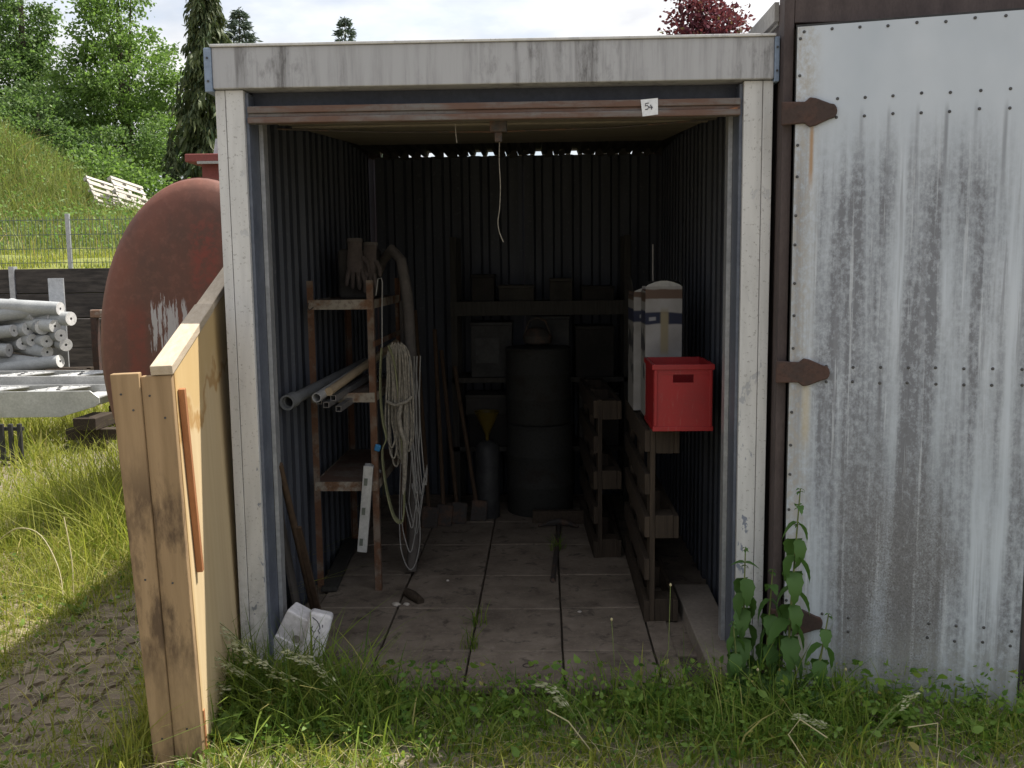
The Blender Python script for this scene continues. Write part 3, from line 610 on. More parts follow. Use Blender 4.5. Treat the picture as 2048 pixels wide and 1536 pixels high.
MB().box(-.085, -.018, .60, .65, 0, 1.38).build('frame_board', M['spruce'], pl, local=True); MB().box(-.085, -.018, 1.28, 1.33, 0, 1.53).build('frame_board', M['spruce'], pl, local=True)
for xx, yy, zz in ((-.150, -.0122, 1.20), (-.118, -.0122, 1.15), (-.07, -.0002, 1.19), (-.03, -.0002, 1.12), (-.128, -.0122, .62), (-.05, -.0002, .60), (-.12, -.0122, .10), (-.045, -.0002, .12)): MB().tube([(xx, yy, zz), (xx, yy - .0015, zz)], .0035, 7).build('nail', M['screw'], pl, local=True)
MB().box(-.006, .003, .0325, .05, .02, .16).build('splinter', M['batten'], pl, local=True)

# ------------------------------------------------------------------ oval steel tank
tk = thing('steel_tank', 'large oval red oxide steel tank standing behind the plywood panel', 'tank', (-1.87, 2.2, 0))
tc_ = Vector((-1.868, 0, 1.075)); n = 72; RX, RZ = .645, 1.035
def ell(k, y, s_): a_ = 2 * math.pi * k / n; return (tc_.x + RX * s_ * math.cos(a_), y, tc_.z + RZ * s_ * math.sin(a_))
def loft(rings):
    vs = [ell(k, y, s_) for y, s_ in rings for k in range(n)]; fs = []
    for i in range(len(rings) - 1):
        for k in range(n): fs.append((i * n + k, i * n + (k + 1) % n, (i + 1) * n + (k + 1) % n, (i + 1) * n + k))
    fs.append(tuple(range(n))); fs.append(tuple(range((len(rings) - 1) * n, len(rings) * n))); b = MB(); b.v = [Vector(p) for p in vs]; b.f = fs; return b
loft([(2.065, .05), (2.07, .35), (2.082, .62), (2.10, .82), (2.125, .93), (2.16, .985), (2.20, 1.0), (2.235, 1.0)]).build('tank_head', M['tank'], tk, smooth=True)
loft([(2.236, .994), (3.9, .994)]).build('tank_shell', M['tank'], tk, smooth=True)
loft([(2.226, 1.0), (2.227, 1.008), (2.248, 1.008), (2.249, 1.0)]).build('weld_seam', M['tank'], tk, smooth=True)
loft([(3.901, 1.0), (3.95, .97), (4.0, .8), (4.04, .05)]).build('tank_head', M['tank'], tk, smooth=True)
for y in (2.5, 3.6): MB().box(-2.2, -1.54, y - .05, y + .05, 0, .14).build('saddle', M['iron'], tk, bevel=.005)

# dark red cabin behind the tank
rb = thing('red_steel_cabin', 'dark red steel cabin with flat overhanging lid behind the oval tank', 'cabin', (-2.6, 6.4, 0))
MB().box(-3.20, -2.0, 6.05, 7.2, 0, 2.62).build('wall', M['redsteel'], rb, bevel=.01); MB().box(-3.33, -1.9, 5.95, 7.3, 2.621, 2.70).build('lid', M['redsteel'], rb, bevel=.01)
MB().box(-3.20, -1.95, 5.925, 5.948, 2.60, 2.625).build('drip_strip', M['plastic_white'], rb)
vc = MB().tube([(-3.06, 6.2, 2.70), (-3.03, 6.2, 2.86)], .065, 14); vc.build('vent', M['galv'], rb); MB().obox((-2.98, 6.2, 2.78), (.02, .09, .17), Euler((0, -.3, 0)).to_matrix()).build('vent_bracket', M['galv'], rb)

# ------------------------------------------------------------------ left rack with its load
rk = thing('storage_rack', 'rusty three-tier steel rack along the left garage wall', 'rack', (-.75, 1.25, .03))
for x in (-.905, -.6):
    for y in (.83, 1.68):
        sx = 1 if x < -.7 else -1; sy = 1 if y < 1 else -1; q = MB(); q.box(min(x, x + sx * .03), max(x, x + sx * .03), min(y, y + sy * .003), max(y, y + sy * .003), .03, 1.51); q.box(min(x, x + sx * .003), max(x, x + sx * .003), min(y + sy * .003, y + sy * .03), max(y + sy * .003, y + sy * .03), .03, 1.51)
        q.build('leg', M['rack_leg'], rk)
for zz in (1.40, .97, .55):
    MB().box(-.90, -.605, .845, 1.67, zz + .010, zz + .016).build('shelf', M['rack_deck'], rk)
    lp = MB(); lp.box(-.90, -.605, .8255, .8295, zz - .022, zz + .022); lp.box(-.90, -.605, .83, .848, zz - .022, zz - .018); lp.build('shelf_lip', M['rack_lip'], rk)
    MB().box(-.606, -.602, .86, 1.65, zz - .020, zz + .020).build('side_lip', M['rack_lip'], rk); MB().box(-.9035, -.9005, .86, 1.65, zz - .02, zz + .02).build('side_lip', M['rack_lip'], rk)
MB().beam((-.597, .80, 1.22), (-.597, 1.70, 1.22), .008, .025).build('side_brace', M['rack_leg'], rk)
MB().tube([(-.897, .823, 1.41), (-.902, .822, 1.385), (-.89, .821, 1.377), (-.875, .822, 1.39)], .003, 6).build('wire_tie', M['iron'], rk)

def one(name, b, m, label, cat, group=None, **k): return tag(b.build(name, m, **k), label, cat, group)
pg = 'bars and pipes on the middle shelf'
t = thing('drain_pipe', 'thick grey plastic drain pipe with socket, leftmost on the rusty rack', 'pipe', (-.927, .45, .97), group=pg)
a, b_ = Vector((-.905, .46, 1.005)), Vector((-.795, 1.62, 1.055)); d = (b_ - a).normalized()
MB().pipe(a, b_, .025, .021).build('tube', M['plastic_grey'], t, smooth=True); MB().pipe(a - d * .03, a + d * .055, .033, .0255).build('socket', M['plastic_grey'], t, smooth=True)
one('plastic_pipe', MB().pipe((-.803, .52, 1.012), (-.648, 1.62, 1.13), .021, .0175), M['plastic_white'], 'pale plastic pipe with open end beside the wooden pole on rack', 'pipe', pg, smooth=True)
one('wooden_pole', MB().tube([(-.762, .58, 1.030), (-.628, 1.70, 1.158)], .019, 14), M['wood_pole'], 'round yellowish wooden pole lying on top of the square tubes', 'pole', pg, smooth=True)
def sqtube(a, b, w):
    q = MB(); a, b = Vector(a), Vector(b); d = (b - a).normalized(); s_ = d.cross(Vector((0, 0, 1))).normalized(); u = s_.cross(d); t_ = w * .12
    for k, (o1, ww, hh) in enumerate(((s_ * (w / 2 - t_ / 2), t_, w), (s_ * -(w / 2 - t_ / 2), t_, w), (u * (w / 2 - t_ / 2), w - 2 * t_ - .0004, t_), (u * -(w / 2 - t_ / 2), w - 2 * t_ - .0004, t_))): q.beam(a + o1, b + o1, ww, hh)
    return q
for (a, b, lab) in (((-.812, .60, .985), (-.80, 1.55, 1.0), 'square steel tube nearest the left end of the tube bundle on rack'), ((-.776, .58, .972), (-.735, 1.55, 1.0), 'square steel tube in the middle of the tube bundle on rack'), ((-.735, .64, .945), (-.66, 1.58, 1.0), 'square steel tube jutting lowest from the tube bundle on rack'), ((-.755, .63, .995), (-.70, 1.5, 1.022), 'square steel tube on top of the bundle under the pole')):
    one('square_tube', sqtube(a, b, .026), M['steel_tube'], lab, 'tube', pg)
# gloves over a dark canister on the top shelf
cn = thing('dark_canister', 'dark canister on the top shelf of the rusty rack', 'canister', (-.74, 1.25, 1.416))
MB().box(-.83, -.65, 1.16, 1.40, 1.4165, 1.66).build('body', M['dark_box'], cn, bevel=.02, seg=3); MB().tube([(-.76, 1.22, 1.66), (-.76, 1.22, 1.69)], .025, 12).build('cap', M['black'], cn); MB().tube([(-.71, 1.25, 1.655), (-.70, 1.25, 1.69), (-.70, 1.35, 1.69), (-.71, 1.36, 1.655)], .01, 8).build('grip', M['dark_box'], cn)
def glove(name, loc, rz, tilt, label):
    t = thing(name, label, 'glove', loc, (tilt, 0, rz), 'gloves on the rack')
    q = MB(); q.tube([(0, 0, .10), (0, 0, .06), (0, -.004, .0), (0, -.004, -.055)], [.036, .034, .042, .036], 14); q.v = [Vector((p.x, p.y * .45, p.z)) for p in q.v]
    q.build('palm', M['glove'], t, local=True, smooth=True)
    for k, (x, ln, sp_) in enumerate(((-.031, .060, -.2), (-.011, .075, -.05), (.011, .078, .08), (.031, .062, .25))):
        MB().tube([(x, -.004, -.04), (x + sp_ * ln * .5, -.012, -.04 - ln * .55), (x + sp_ * ln, -.006, -.05 - ln), (x + sp_ * ln, -.003, -.058 - ln)], [.0115, .0110, .0095, .004], 9).build('finger', M['glove'], t, local=True, smooth=True)
    MB().tube([(.036, -.004, .02), (.06, -.014, -.01), (.066, -.016, -.045), (.066, -.014, -.055)], [.013, .012, .010, .004], 9).build('thumb', M['glove'], t, local=True, smooth=True)
    MB().tube([(0, 0, .10), (0, 0, .115)], [.040, .038], 14).build('cuff', M['hose'], t, local=True).scale = (1, .5, 1)
    return t
glove('work_glove', (-.735, 1.125, 1.595), .15, R(-12), 'larger dusty work glove with fingers hanging down above the rack')
glove('work_glove', (-.668, 1.135, 1.575), -.25, R(-10), 'smaller dusty work glove hanging next to the rack upright')
one('bent_wire', MB().tube([(-.588, .838, 1.44), (-.576, .836, 1.515), (-.56, .836, 1.52), (-.556, .836, 1.50), (-.562, .84, 1.38), (-.568, .85, 1.20)], .003, 6), M['cable'], 'thin bent wire hooked over the right front rack leg', 'wire', smooth=True)
# spirit level
lv = thing('spirit_level', 'pale aluminium spirit level hanging aslant from the lowest rack shelf', 'spirit level', (-.65, .79, .65))
p0, p1 = Vector((-.636, .790, .655)), Vector((-.676, .775, .250)); MB().beam(p0, p1, .045, .02, (0, -1, 0)).build('profile', M['alu_level'], lv, bevel=.002)
for t_ in (.18, .52, .88):
    c_ = p0.lerp(p1, t_) + Vector((.0, -.0115, 0)); MB().obox(c_ + Vector((-.006, 0, 0)), (.016, .003, .034), Euler((0, R(5.6), 0)).to_matrix()).build('vial_window', M['vial'], lv)
MB().beam(Vector((-.640, .795, .66)), Vector((-.615, .92, .60)), .03, .012).build('hanging_strap', M['plastic_grey'], lv)
# rope, sling, cable, hose on the right side of the rack
rp_ = thing('rope_coil', 'pale coiled rope hanging in a long hank at the side of the rack', 'rope', (-.52, 1.0, 1.2))
for k in range(13):
    x = -.560 + .0075 * k; y = .985 + random.uniform(-.02, .03); bt = random.uniform(.58, .74) if k < 10 else random.uniform(.66, .78); sp_ = random.uniform(.010, .026)
    pts = [(x - sp_ * .4, y, 1.06), (x - sp_ * .3, y - .004, 1.15), (-.548 + .0045 * k, 1.0, 1.20 + .012 * math.sin(k * 2.1)), (x + sp_ * .4, y + .006, 1.14), (x + sp_, y, .95), (x + sp_ * 1.2 + random.uniform(-.01, .01), y, .82), (x + sp_ * .8, y - .004, bt + .03), (x, y - .006, bt), (x - sp_ * .8, y - .002, bt + .05), (x - sp_ + random.uniform(-.008, .008), y, .85), (x - sp_ * .4, y, 1.06)]
    MB().tube(sm(pts, 4), .0050, 6, False).build('strand', M['rope'], rp_, smooth=True)
MB().tube([(-.50, .96, .93), (-.515, .95, .86), (-.508, .95, .80), (-.49, .955, .74), (-.492, .955, .66), (-.495, .955, .56), (-.505, .955, .48)], [.008, .012, .012, .011, .012, .011, .006], 8).build('rope_end', M['rope'], rp_, smooth=True)
MB().tube([(-.575, .97, .93), (-.53, .945, .915), (-.475, .955, .93), (-.455, .98, .95)], .008, 7).build('binding', M['rope'], rp_, smooth=True)
sg = MB(); pts = [(-.588, .955, 1.19), (-.596, .95, 1.08), (-.598, .945, .96), (-.590, .945, .84), (-.574, .94, .76), (-.596, .94, .70), (-.590, .94, .58), (-.572, .94, .46), (-.550, .945, .375), (-.525, .95, .345), (-.505, .96, .37), (-.500, .97, .50), (-.51, .985, .8), (-.53, .99, 1.1), (-.56, .985, 1.20)]
pts = sm(pts, 3)
for i in range(len(pts) - 1): sg.beam(pts[i], pts[i + 1], .006, .034, (0, 1, .2))
one('lifting_sling', sg, M['sling'], 'flat olive green lifting sling hanging left of the coiled rope', 'sling')
cb = thing('cable_loops', 'thin grey cable hanging in wide loops down to the garage floor', 'cable', (-.49, 1.02, 1.1))
for k, (x0, x1, zb, y) in enumerate(((-.535, -.435, .085, 1.02), (-.525, -.45, .17, 1.03), (-.49, -.425, .26, 1.05), (-.475, -.415, .36, 1.06), (-.505, -.44, .30, 1.00), (-.46, -.40, .42, 1.07))):
    mx_ = (x0 + x1) / 2; MB().tube(sm([(mx_ - .02, y, 1.12), (x0 + .03, y, .85), (x0 + .006, y, .5), (x0, y, zb + .15), (x0 + .02, y, zb + .04), (mx_, y, zb), (x1 - .02, y, zb + .05), (x1, y, zb + .18), (x1 - .01, y, .5), (x1 - .03, y, .85), (mx_ + .01, y, 1.14)], 4), .0028, 6, False).build('loop', M['cable'], cb, smooth=True)
one('rubber_hose', MB().tube([(-.70, 1.42, 1.47), (-.64, 1.36, 1.60), (-.575, 1.26, 1.655), (-.520, 1.20, 1.60), (-.49, 1.17, 1.42), (-.478, 1.16, 1.15), (-.47, 1.14, .85), (-.468, 1.12, .5), (-.48, 1.10, .22), (-.49, 1.08, .06)], [.022, .024, .026, .027, .028, .028, .030, .030, .028, .026], 12), M['hose'], 'thick dusty hose drooping from the top shelf to the floor', 'hose', smooth=True)
one('dusty_rod', MB().tube([(-.515, 1.22, .05), (-.535, 1.26, 1.40)], .011, 8), M['hose'], 'thin dark rod standing behind the hanging hose', 'rod')
one('blue_clip', MB().obox((-.597, .818, .735), (.028, .014, .034), Euler((.2, .3, 0)).to_matrix()), M['blue_bit'], 'small blue plastic clip on the right front rack leg', 'clip', bevel=.006)
# things under and in front of the rack
one('floor_plank', MB().beam((-.845, .80, .058), (-.90, 1.62, .058), .075, .022), M['wood_grey'], 'grey plank lying on the floor under the rusty rack', 'plank', bevel=.003)
hg = 'handles leaning at the left post'
one('tool_handle', MB().tube([(-.868, .14, .800), (-.862, .35, .42), (-.858, .565, .036)], [.013, .015, .016], 10), M['wood_handle'], 'thicker brown tool handle leaning inside the left white post', 'handle', hg, smooth=True)
one('wooden_stick', MB().beam((-.845, .30, .50), (-.832, .545, .036), .022, .014), M['wood_handle'], 'thin flat stick leaning just right of the brown tool handle', 'stick', hg)
one('leaning_board', MB().beam((-.918, .22, .70), (-.912, .50, .035), .012, .07, (0, 1, 0)), M['hose'], 'dark narrow board leaning on the left wall behind the handles', 'board', hg)
fb = thing('foam_block', 'white foam block with a hollow, left of the inscribed one', 'foam block', (-.868, .07, .02), (0, R(27), R(-6)), 'white foam blocks by the left post')
MB().box(-.062, .085, -.05, .05, .02, .225).build('block', M['foam'], fb, local=True, bevel=.006); hh = MB().tube([(.02, -.0505, .135), (.02, -.0515, .135)], .017, 7); hh.build('hollow', M['foam_hollow_shade'], fb, local=True)
MB().box(-.06, .083, -.062, -.0503, .022, .115).build('lower_step', M['foam'], fb, local=True, bevel=.003)
fb = thing('foam_block', 'white rounded foam block with scribbled black marks at the garage edge', 'foam block', (-.748, .0, .018), (R(-8), R(15), R(6)), 'white foam blocks by the left post')
MB().box(-.045, .045, -.04, .04, .0, .225).build('block', M['foam'], fb, local=True, bevel=.014, seg=4)
for pts in ([(-.030, .165), (-.012, .150), (-.006, .158)], [(-.022, .172), (-.026, .150)], [(.0, .185), (.008, .170), (.002, .160), (.012, .150)], [(-.03, .205), (-.01, .195), (.002, .182)], [(.006, .14), (.0, .12), (.004, .10), (-.002, .07)], [(.014, .185), (.016, .175)]):
    MB().tube([(x, -.0405, z) for x, z in pts], .0018, 5).build('scribble', M['ink'], fb, local=True)

# ------------------------------------------------------------------ right side: pallets on edge, crate, cartons
def pallet(name, label, group, loc, rot, L_=1.0, W_=.85, m=None, T=.145):
    """x along length, y across, z thickness"""
    t = thing(name, label, 'pallet', loc, rot, group); m = m or M['wood_old']
    for k in range(5):
        yc = -W_ / 2 + .05 + (W_ - .10) * k / 4; MB().box(-L_ / 2, L_ / 2, yc - .046 + random.uniform(-.003, .003), yc + .046, T - .022, T).build('deck_board', m, t, local=True, bevel=.002)
    for k in range(3):
        xc = -L_ / 2 + .06 + (L_ - .12) * k / 2; MB().box(xc - .058, xc + .058, -W_ / 2, W_ / 2, T - .0445, T - .0225).build('cross_board', m, t, local=True, bevel=.002)
        for j in range(3):
            yc = -W_ / 2 + .055 + (W_ - .11) * j / 2; MB().box(xc - .055, xc + .055, yc - .050, yc + .050, .0225, T - .045).build('block', m, t, local=True, bevel=.003)
    for j in range(3):
        yc = -W_ / 2 + .055 + (W_ - .11) * j / 2; MB().box(-L_ / 2, L_ / 2, yc - .048, yc + .048, 0, .022).build('bottom_board', m, t, local=True, bevel=.002)
    return t
PG = 'pallets standing on edge along the right wall'
pallet('wooden_pallet', 'wooden pallet standing on edge under the red crate', PG, (.747, .95, .456), (R(90), 0, R(-90)), 1.02, .845)
pallet('wooden_pallet', 'wooden pallet on edge farther in, left of the pallet under the crate', PG, (.560, 1.86, .456), (R(90), 0, R(-88)), 1.02, .845)
# red crate
cr = thing('red_crate', 'bright red plastic crate with handle holes on the pallet edge', 'crate', (.75, .52, .885))
X0, X1, Y0, Y1, Z0, Z1, W_ = .628, .868, .36, .68, .884, 1.160, .005
def cwall(ax, f0, f1, a0, a1, name):
    q = MB(); hm, hw, hz0, hz1 = (a0 + a1) / 2, .042, Z1 - .075, Z1 - .042
    bx = (lambda u0, u1, z0, z1: q.box(f0, f1, u0, u1, z0, z1)) if ax == 'x' else (lambda u0, u1, z0, z1: q.box(u0, u1, f0, f1, z0, z1))
    if ax == 'y': bx(a0, hm - hw, Z0, Z1); bx(hm + hw, a1, Z0, Z1); bx(hm - hw, hm + hw, Z0, hz0); bx(hm - hw, hm + hw, hz1, Z1)
    else: bx(a0, a1, Z0, Z1)
    return q.build(name, M['red_plastic'], cr)
cwall('y', Y0, Y0 + W_, X0, X1, 'end_wall'); cwall('y', Y1 - W_, Y1, X0, X1, 'end_wall'); cwall('x', X0, X0 + W_, Y0 + W_, Y1 - W_, 'side_wall'); cwall('x', X1 - W_, X1, Y0 + W_, Y1 - W_, 'side_wall')
MB().box(X0 + W_, X1 - W_, Y0 + W_, Y1 - W_, Z0, Z0 + .006).build('base', M['red_plastic'], cr)
rm = MB(); rm.box(X0 - .007, X1 + .007, Y0 - .007, Y0 - .0002, Z1 - .022, Z1); rm.box(X0 - .007, X1 + .007, Y1 + .0002, Y1 + .007, Z1 - .022, Z1); rm.box(X0 - .007, X0 - .0002, Y0, Y1, Z1 - .022, Z1); rm.box(X1 + .0002, X1 + .007, Y0, Y1, Z1 - .022, Z1); rm.build('rim', M['red_plastic'], cr, bevel=.002)
ft = MB(); ft.box(X0 - .004, X1 + .004, Y0 - .004, Y0 - .0002, Z0, Z0 + .02); ft.box(X0 - .004, X0 - .0002, Y0, Y1, Z0, Z0 + .02); ft.build('foot_rib', M['red_plastic'], cr, bevel=.002)
for xx in (X0 + .002, X1 - .014): MB().box(xx, xx + .012, Y0 - .006, Y0 - .0003, Z0 + .0205, Z1 - .0225).build('corner_rib', M['red_plastic'], cr, bevel=.002)
MB().box(X0 + .02, X1 - .02, Y0 - .003, Y0 - .0003, Z1 - .040, Z1 - .032).build('wall_rib', M['red_plastic'], cr)
# cartons
def carton(label, x0, x1, y0, y1, z0, z1, flaps):
    t = thing('printed_carton', label, 'carton', ((x0 + x1) / 2, (y0 + y1) / 2, z0), group='open cartons behind the red crate')
    MB().box(x0, x1, y0, y0 + .004, z0, z1).build('front_panel', M['printed'], t); MB().box(x0, x0 + .004, y0 + .0041, y1, z0, z1 - .02).build('side_panel', M['printed_side'], t)
    MB().box(x1 - .004, x1, y0 + .0041, y1, z0, z1 - .02).build('side_panel', M['printed_side'], t); MB().box(x0 + .0041, x1 - .0041, y1 - .004, y1, z0, z1).build('back_panel', M['printed'], t)
    MB().box(x0 + .0041, x1 - .0041, y0 + .0041, y1 - .0041, z0, z0 + .004).build('base', M['carton_b'], t)
    for q in flaps: q.build('flap', M['carton_b'], t)
    ar = [(x0, z1 + .0005)] + [(x0 + (x1 - x0) * u, z1 + .0005 + .026 * math.sin(math.pi * u) ** .8) for u in (.08, .25, .42, .58, .75, .92)] + [(x1, z1 + .0005)]
    MB().prism(ar, y0, y0 + .004).build('bulged_top', M['plastic_white'], t)
    return t
carton('white carton with dark blue and brown bands right behind the red crate', .633, .795, .74, .93, .884, 1.468, [MB().add([(.633, .74, 1.4685), (.795, .74, 1.4685), (.785, .80, 1.492), (.645, .80, 1.490), (.633, .741, 1.4695), (.795, .741, 1.4695), (.785, .801, 1.493), (.645, .801, 1.491)], [(0, 1, 2, 3), (4, 5, 6, 7), (0, 1, 5, 4), (1, 2, 6, 5), (2, 3, 7, 6), (3, 0, 4, 7)])])
carton('open banded carton standing behind the white carton, its flap sticking up', .600, .785, .945, 1.24, .884, 1.440, [MB().add([(.598, .945, 1.441), (.598, 1.24, 1.441), (.580, 1.22, 1.500), (.585, .96, 1.508), (.601, .945, 1.441), (.601, 1.24, 1.441), (.583, 1.22, 1.500), (.588, .96, 1.508)], [(0, 1, 2, 3), (4, 5, 6, 7), (0, 1, 5, 4), (1, 2, 6, 5), (2, 3, 7, 6), (3, 0, 4, 7)])])
one('thin_rod', MB().tube([(.70, 1.0, .90), (.693, 1.0, 1.66)], .0035, 6), M['cable'], 'thin upright rod rising from the cartons on the right', 'rod')
MB_ = None
# ------------------------------------------------------------------ back of the garage
def drum(label, cx, cy, z0, h, r):
    t = thing('steel_drum', label, 'drum', (cx, cy, z0), group='stacked drums in the middle')
    prof = [(r * .97, 0), (r, .01), (r, h * .30), (r * 1.025, h * .32), (r * 1.025, h * .345), (r, h * .365), (r, h * .64), (r * 1.025, h * .66), (r * 1.025, h * .685), (r, h * .70), (r, h - .012), (r * 1.02, h - .008), (r * 1.02, h)]
    MB().lathe(prof, 36, (cx, cy, z0)).build('shell', M['drum'], t, smooth=True); MB().lathe([(r * .985, 0), (r * .96, .006), (r * .2, .010)], 36, (cx, cy, z0 + h)).build('lid', M['drum'], t, smooth=True)
    return t
drum('lower dark grey drum of the two stacked in the garage', .15, 2.36, .034, .56, .205); drum('upper dark grey drum of the two stacked in the garage', .145, 2.36, .606, .46, .200)
kt = thing('dark_kettle', 'small dark round pot on top of the stacked drums', 'pot', (.14, 2.36, 1.078)); MB().lathe([(.05, 0), (.085, .02), (.09, .06), (.06, .10), (.02, .115)], 18, (.14, 2.36, 1.078)).build('pot', M['iron'], kt, smooth=True); MB().tube([(.06, 2.36, 1.15), (.09, 2.36, 1.23), (.14, 2.36, 1.25), (.19, 2.36, 1.23), (.22, 2.36, 1.15)], .006, 6).build('handle', M['iron'], kt)
one('short_beam', MB().box(.105, .545, 2.03, 2.075, .036, .115), M['wood_old'], 'short wooden beam on edge in front of the stacked drums', 'beam', bevel=.004)
bs = thing('back_shelf', 'dark wooden shelf across the back of the garage', 'shelf', (.15, 2.65, .03))
for x in (-.38, .70): MB().box(x - .02, x + .02, 2.44, 2.48, .034, 1.75).build('upright', M['wood_grey'], bs); MB().box(x - .02, x + .02, 2.74, 2.78, .034, 1.75).build('upright', M['wood_grey'], bs)
for z in (1.315, .84, .40): MB().box(-.40, .72, 2.44, 2.79, z, z + .030).build('board', M['wood_grey'], bs)
MB().box(-.40, .72, 2.425, 2.439, 1.262, 1.350).build('front_edge', M['wood_grey'], bs)
bg = 'boxes on the back shelf'
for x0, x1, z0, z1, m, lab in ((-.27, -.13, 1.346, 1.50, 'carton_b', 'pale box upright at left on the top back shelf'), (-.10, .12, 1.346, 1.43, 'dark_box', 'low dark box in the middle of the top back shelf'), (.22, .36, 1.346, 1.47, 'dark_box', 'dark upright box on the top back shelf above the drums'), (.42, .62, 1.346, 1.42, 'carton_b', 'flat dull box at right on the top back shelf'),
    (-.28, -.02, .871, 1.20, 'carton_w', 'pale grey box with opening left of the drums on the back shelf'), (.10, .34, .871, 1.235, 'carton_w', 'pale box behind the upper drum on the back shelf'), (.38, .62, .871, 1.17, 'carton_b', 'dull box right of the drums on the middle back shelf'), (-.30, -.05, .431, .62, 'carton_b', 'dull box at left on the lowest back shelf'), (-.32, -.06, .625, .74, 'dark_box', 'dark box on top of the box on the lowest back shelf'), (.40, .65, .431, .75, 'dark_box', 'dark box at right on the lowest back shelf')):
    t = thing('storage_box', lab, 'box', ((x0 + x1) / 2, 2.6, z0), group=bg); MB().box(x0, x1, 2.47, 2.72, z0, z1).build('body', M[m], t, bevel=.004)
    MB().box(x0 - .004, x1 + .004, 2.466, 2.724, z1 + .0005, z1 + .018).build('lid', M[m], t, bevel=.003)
    if 'opening' in lab: MB().box(x0 + .03, x1 - .08, 2.464, 2.4695, z0 + .09, z1 - .08).build('opening', M['black'], t)  # flat black plate painted as the shade inside the open box
sg_ = 'long handled tools at the back left'
for k, (xb, yb, xt, zt, lab) in enumerate(((-.50, 1.95, -.62, 1.30, 'first tool handle behind the rope, leaning left'), (-.42, 2.0, -.50, 1.18, 'second tool handle behind the rope, nearly upright'), (-.34, 2.05, -.46, 1.05, 'third tool handle behind the rope, leaning left'), (-.22, 2.1, -.38, .95, 'fourth tool handle, nearest the yellow funnel'))):
    t = thing('long_tool', lab, 'tool', (xb, yb, .035), group=sg_); MB().tube([(xb, yb, .036), (xt, 2.40, zt)], .013, 8).build('handle', M['wood_handle'], t); MB().obox((xb, yb, .10), (.10, .02, .13), Euler((-.25, .1, 0)).to_matrix()).build('blade', M['iron'], t, bevel=.01)
one('dark_can', MB().lathe([(.07, 0), (.072, .01), (.072, .44), (.05, .47), (.02, .48)], 20, (-.17, 2.2, .036)), M['black'], 'tall dark can carrying the yellow funnel', 'can', smooth=True)
one('yellow_funnel', MB().lathe([(.008, 0), (.012, .06), (.075, .20), (.078, .205), (.070, .204), (.006, .06)], 20, (-.17, 2.2, .49)), M['yellow'], 'yellow plastic funnel left of the stacked drums', 'funnel', smooth=True)
tl = thing('iron_pick', 'dark iron pick lying on the garage floor slabs', 'pick', (.24, 1.4, .03)); MB().tube([(.213, .95, .052), (.232, 1.3, .052), (.262, 1.95, .052)], [.011, .014, .013], 8).build('shaft', M['iron'], tl); MB().tube([(.14, 1.92, .056), (.20, 1.97, .060), (.262, 1.985, .064), (.32, 1.96, .060), (.37, 1.9, .056)], [.006, .016, .022, .016, .006], 8).build('head', M['iron'], tl)
def rock(name, c, r, m, label, grp):
    q = MB().lathe([(r * .5, 0), (r * .95, r * .25), (r, r * .55), (r * .7, r * .95), (r * .2, r * 1.1)], 9, c); q.v = [Vector((c[0] + (p.x - c[0]) * random.uniform(.8, 1.4), c[1] + (p.y - c[1]) * random.uniform(.7, 1.1), p.z)) for p in q.v]; return one(name, q, m, label, 'stone', grp, smooth=True)
sgp = 'rubble on the garage floor'
rock('stone', (-.50, .63, .038), .018, M['stone'], 'pale stone on the floor right of the front rack leg', sgp); rock('stone', (-.455, .64, .038), .013, M['stone'], 'smaller pale stone beside the wood stub', sgp)
rock('stone', (-.30, .98, .038), .008, M['stone'], 'tiny pale stone alone on the middle floor slabs', sgp); rock('stone', (.33, .55, .038), .009, M['stone'], 'tiny pale stone near the pallet foot', sgp)
one('wood_stub', MB().tube([(-.47, .76, .06), (-.43, .71, .058), (-.39, .655, .052)], [.020, .024, .019], 9), M['wood_old'], 'short wood stub on the floor under the cable loops', 'stub', smooth=True)
one('rusty_ring', MB().tube([(.11 + .02 * math.cos(a), -.03 + .017 * math.sin(a), .043) for a in np.linspace(0, 6.2, 15)], .003, 6), M['iron'], 'small iron ring on the front floor slab', 'ring')

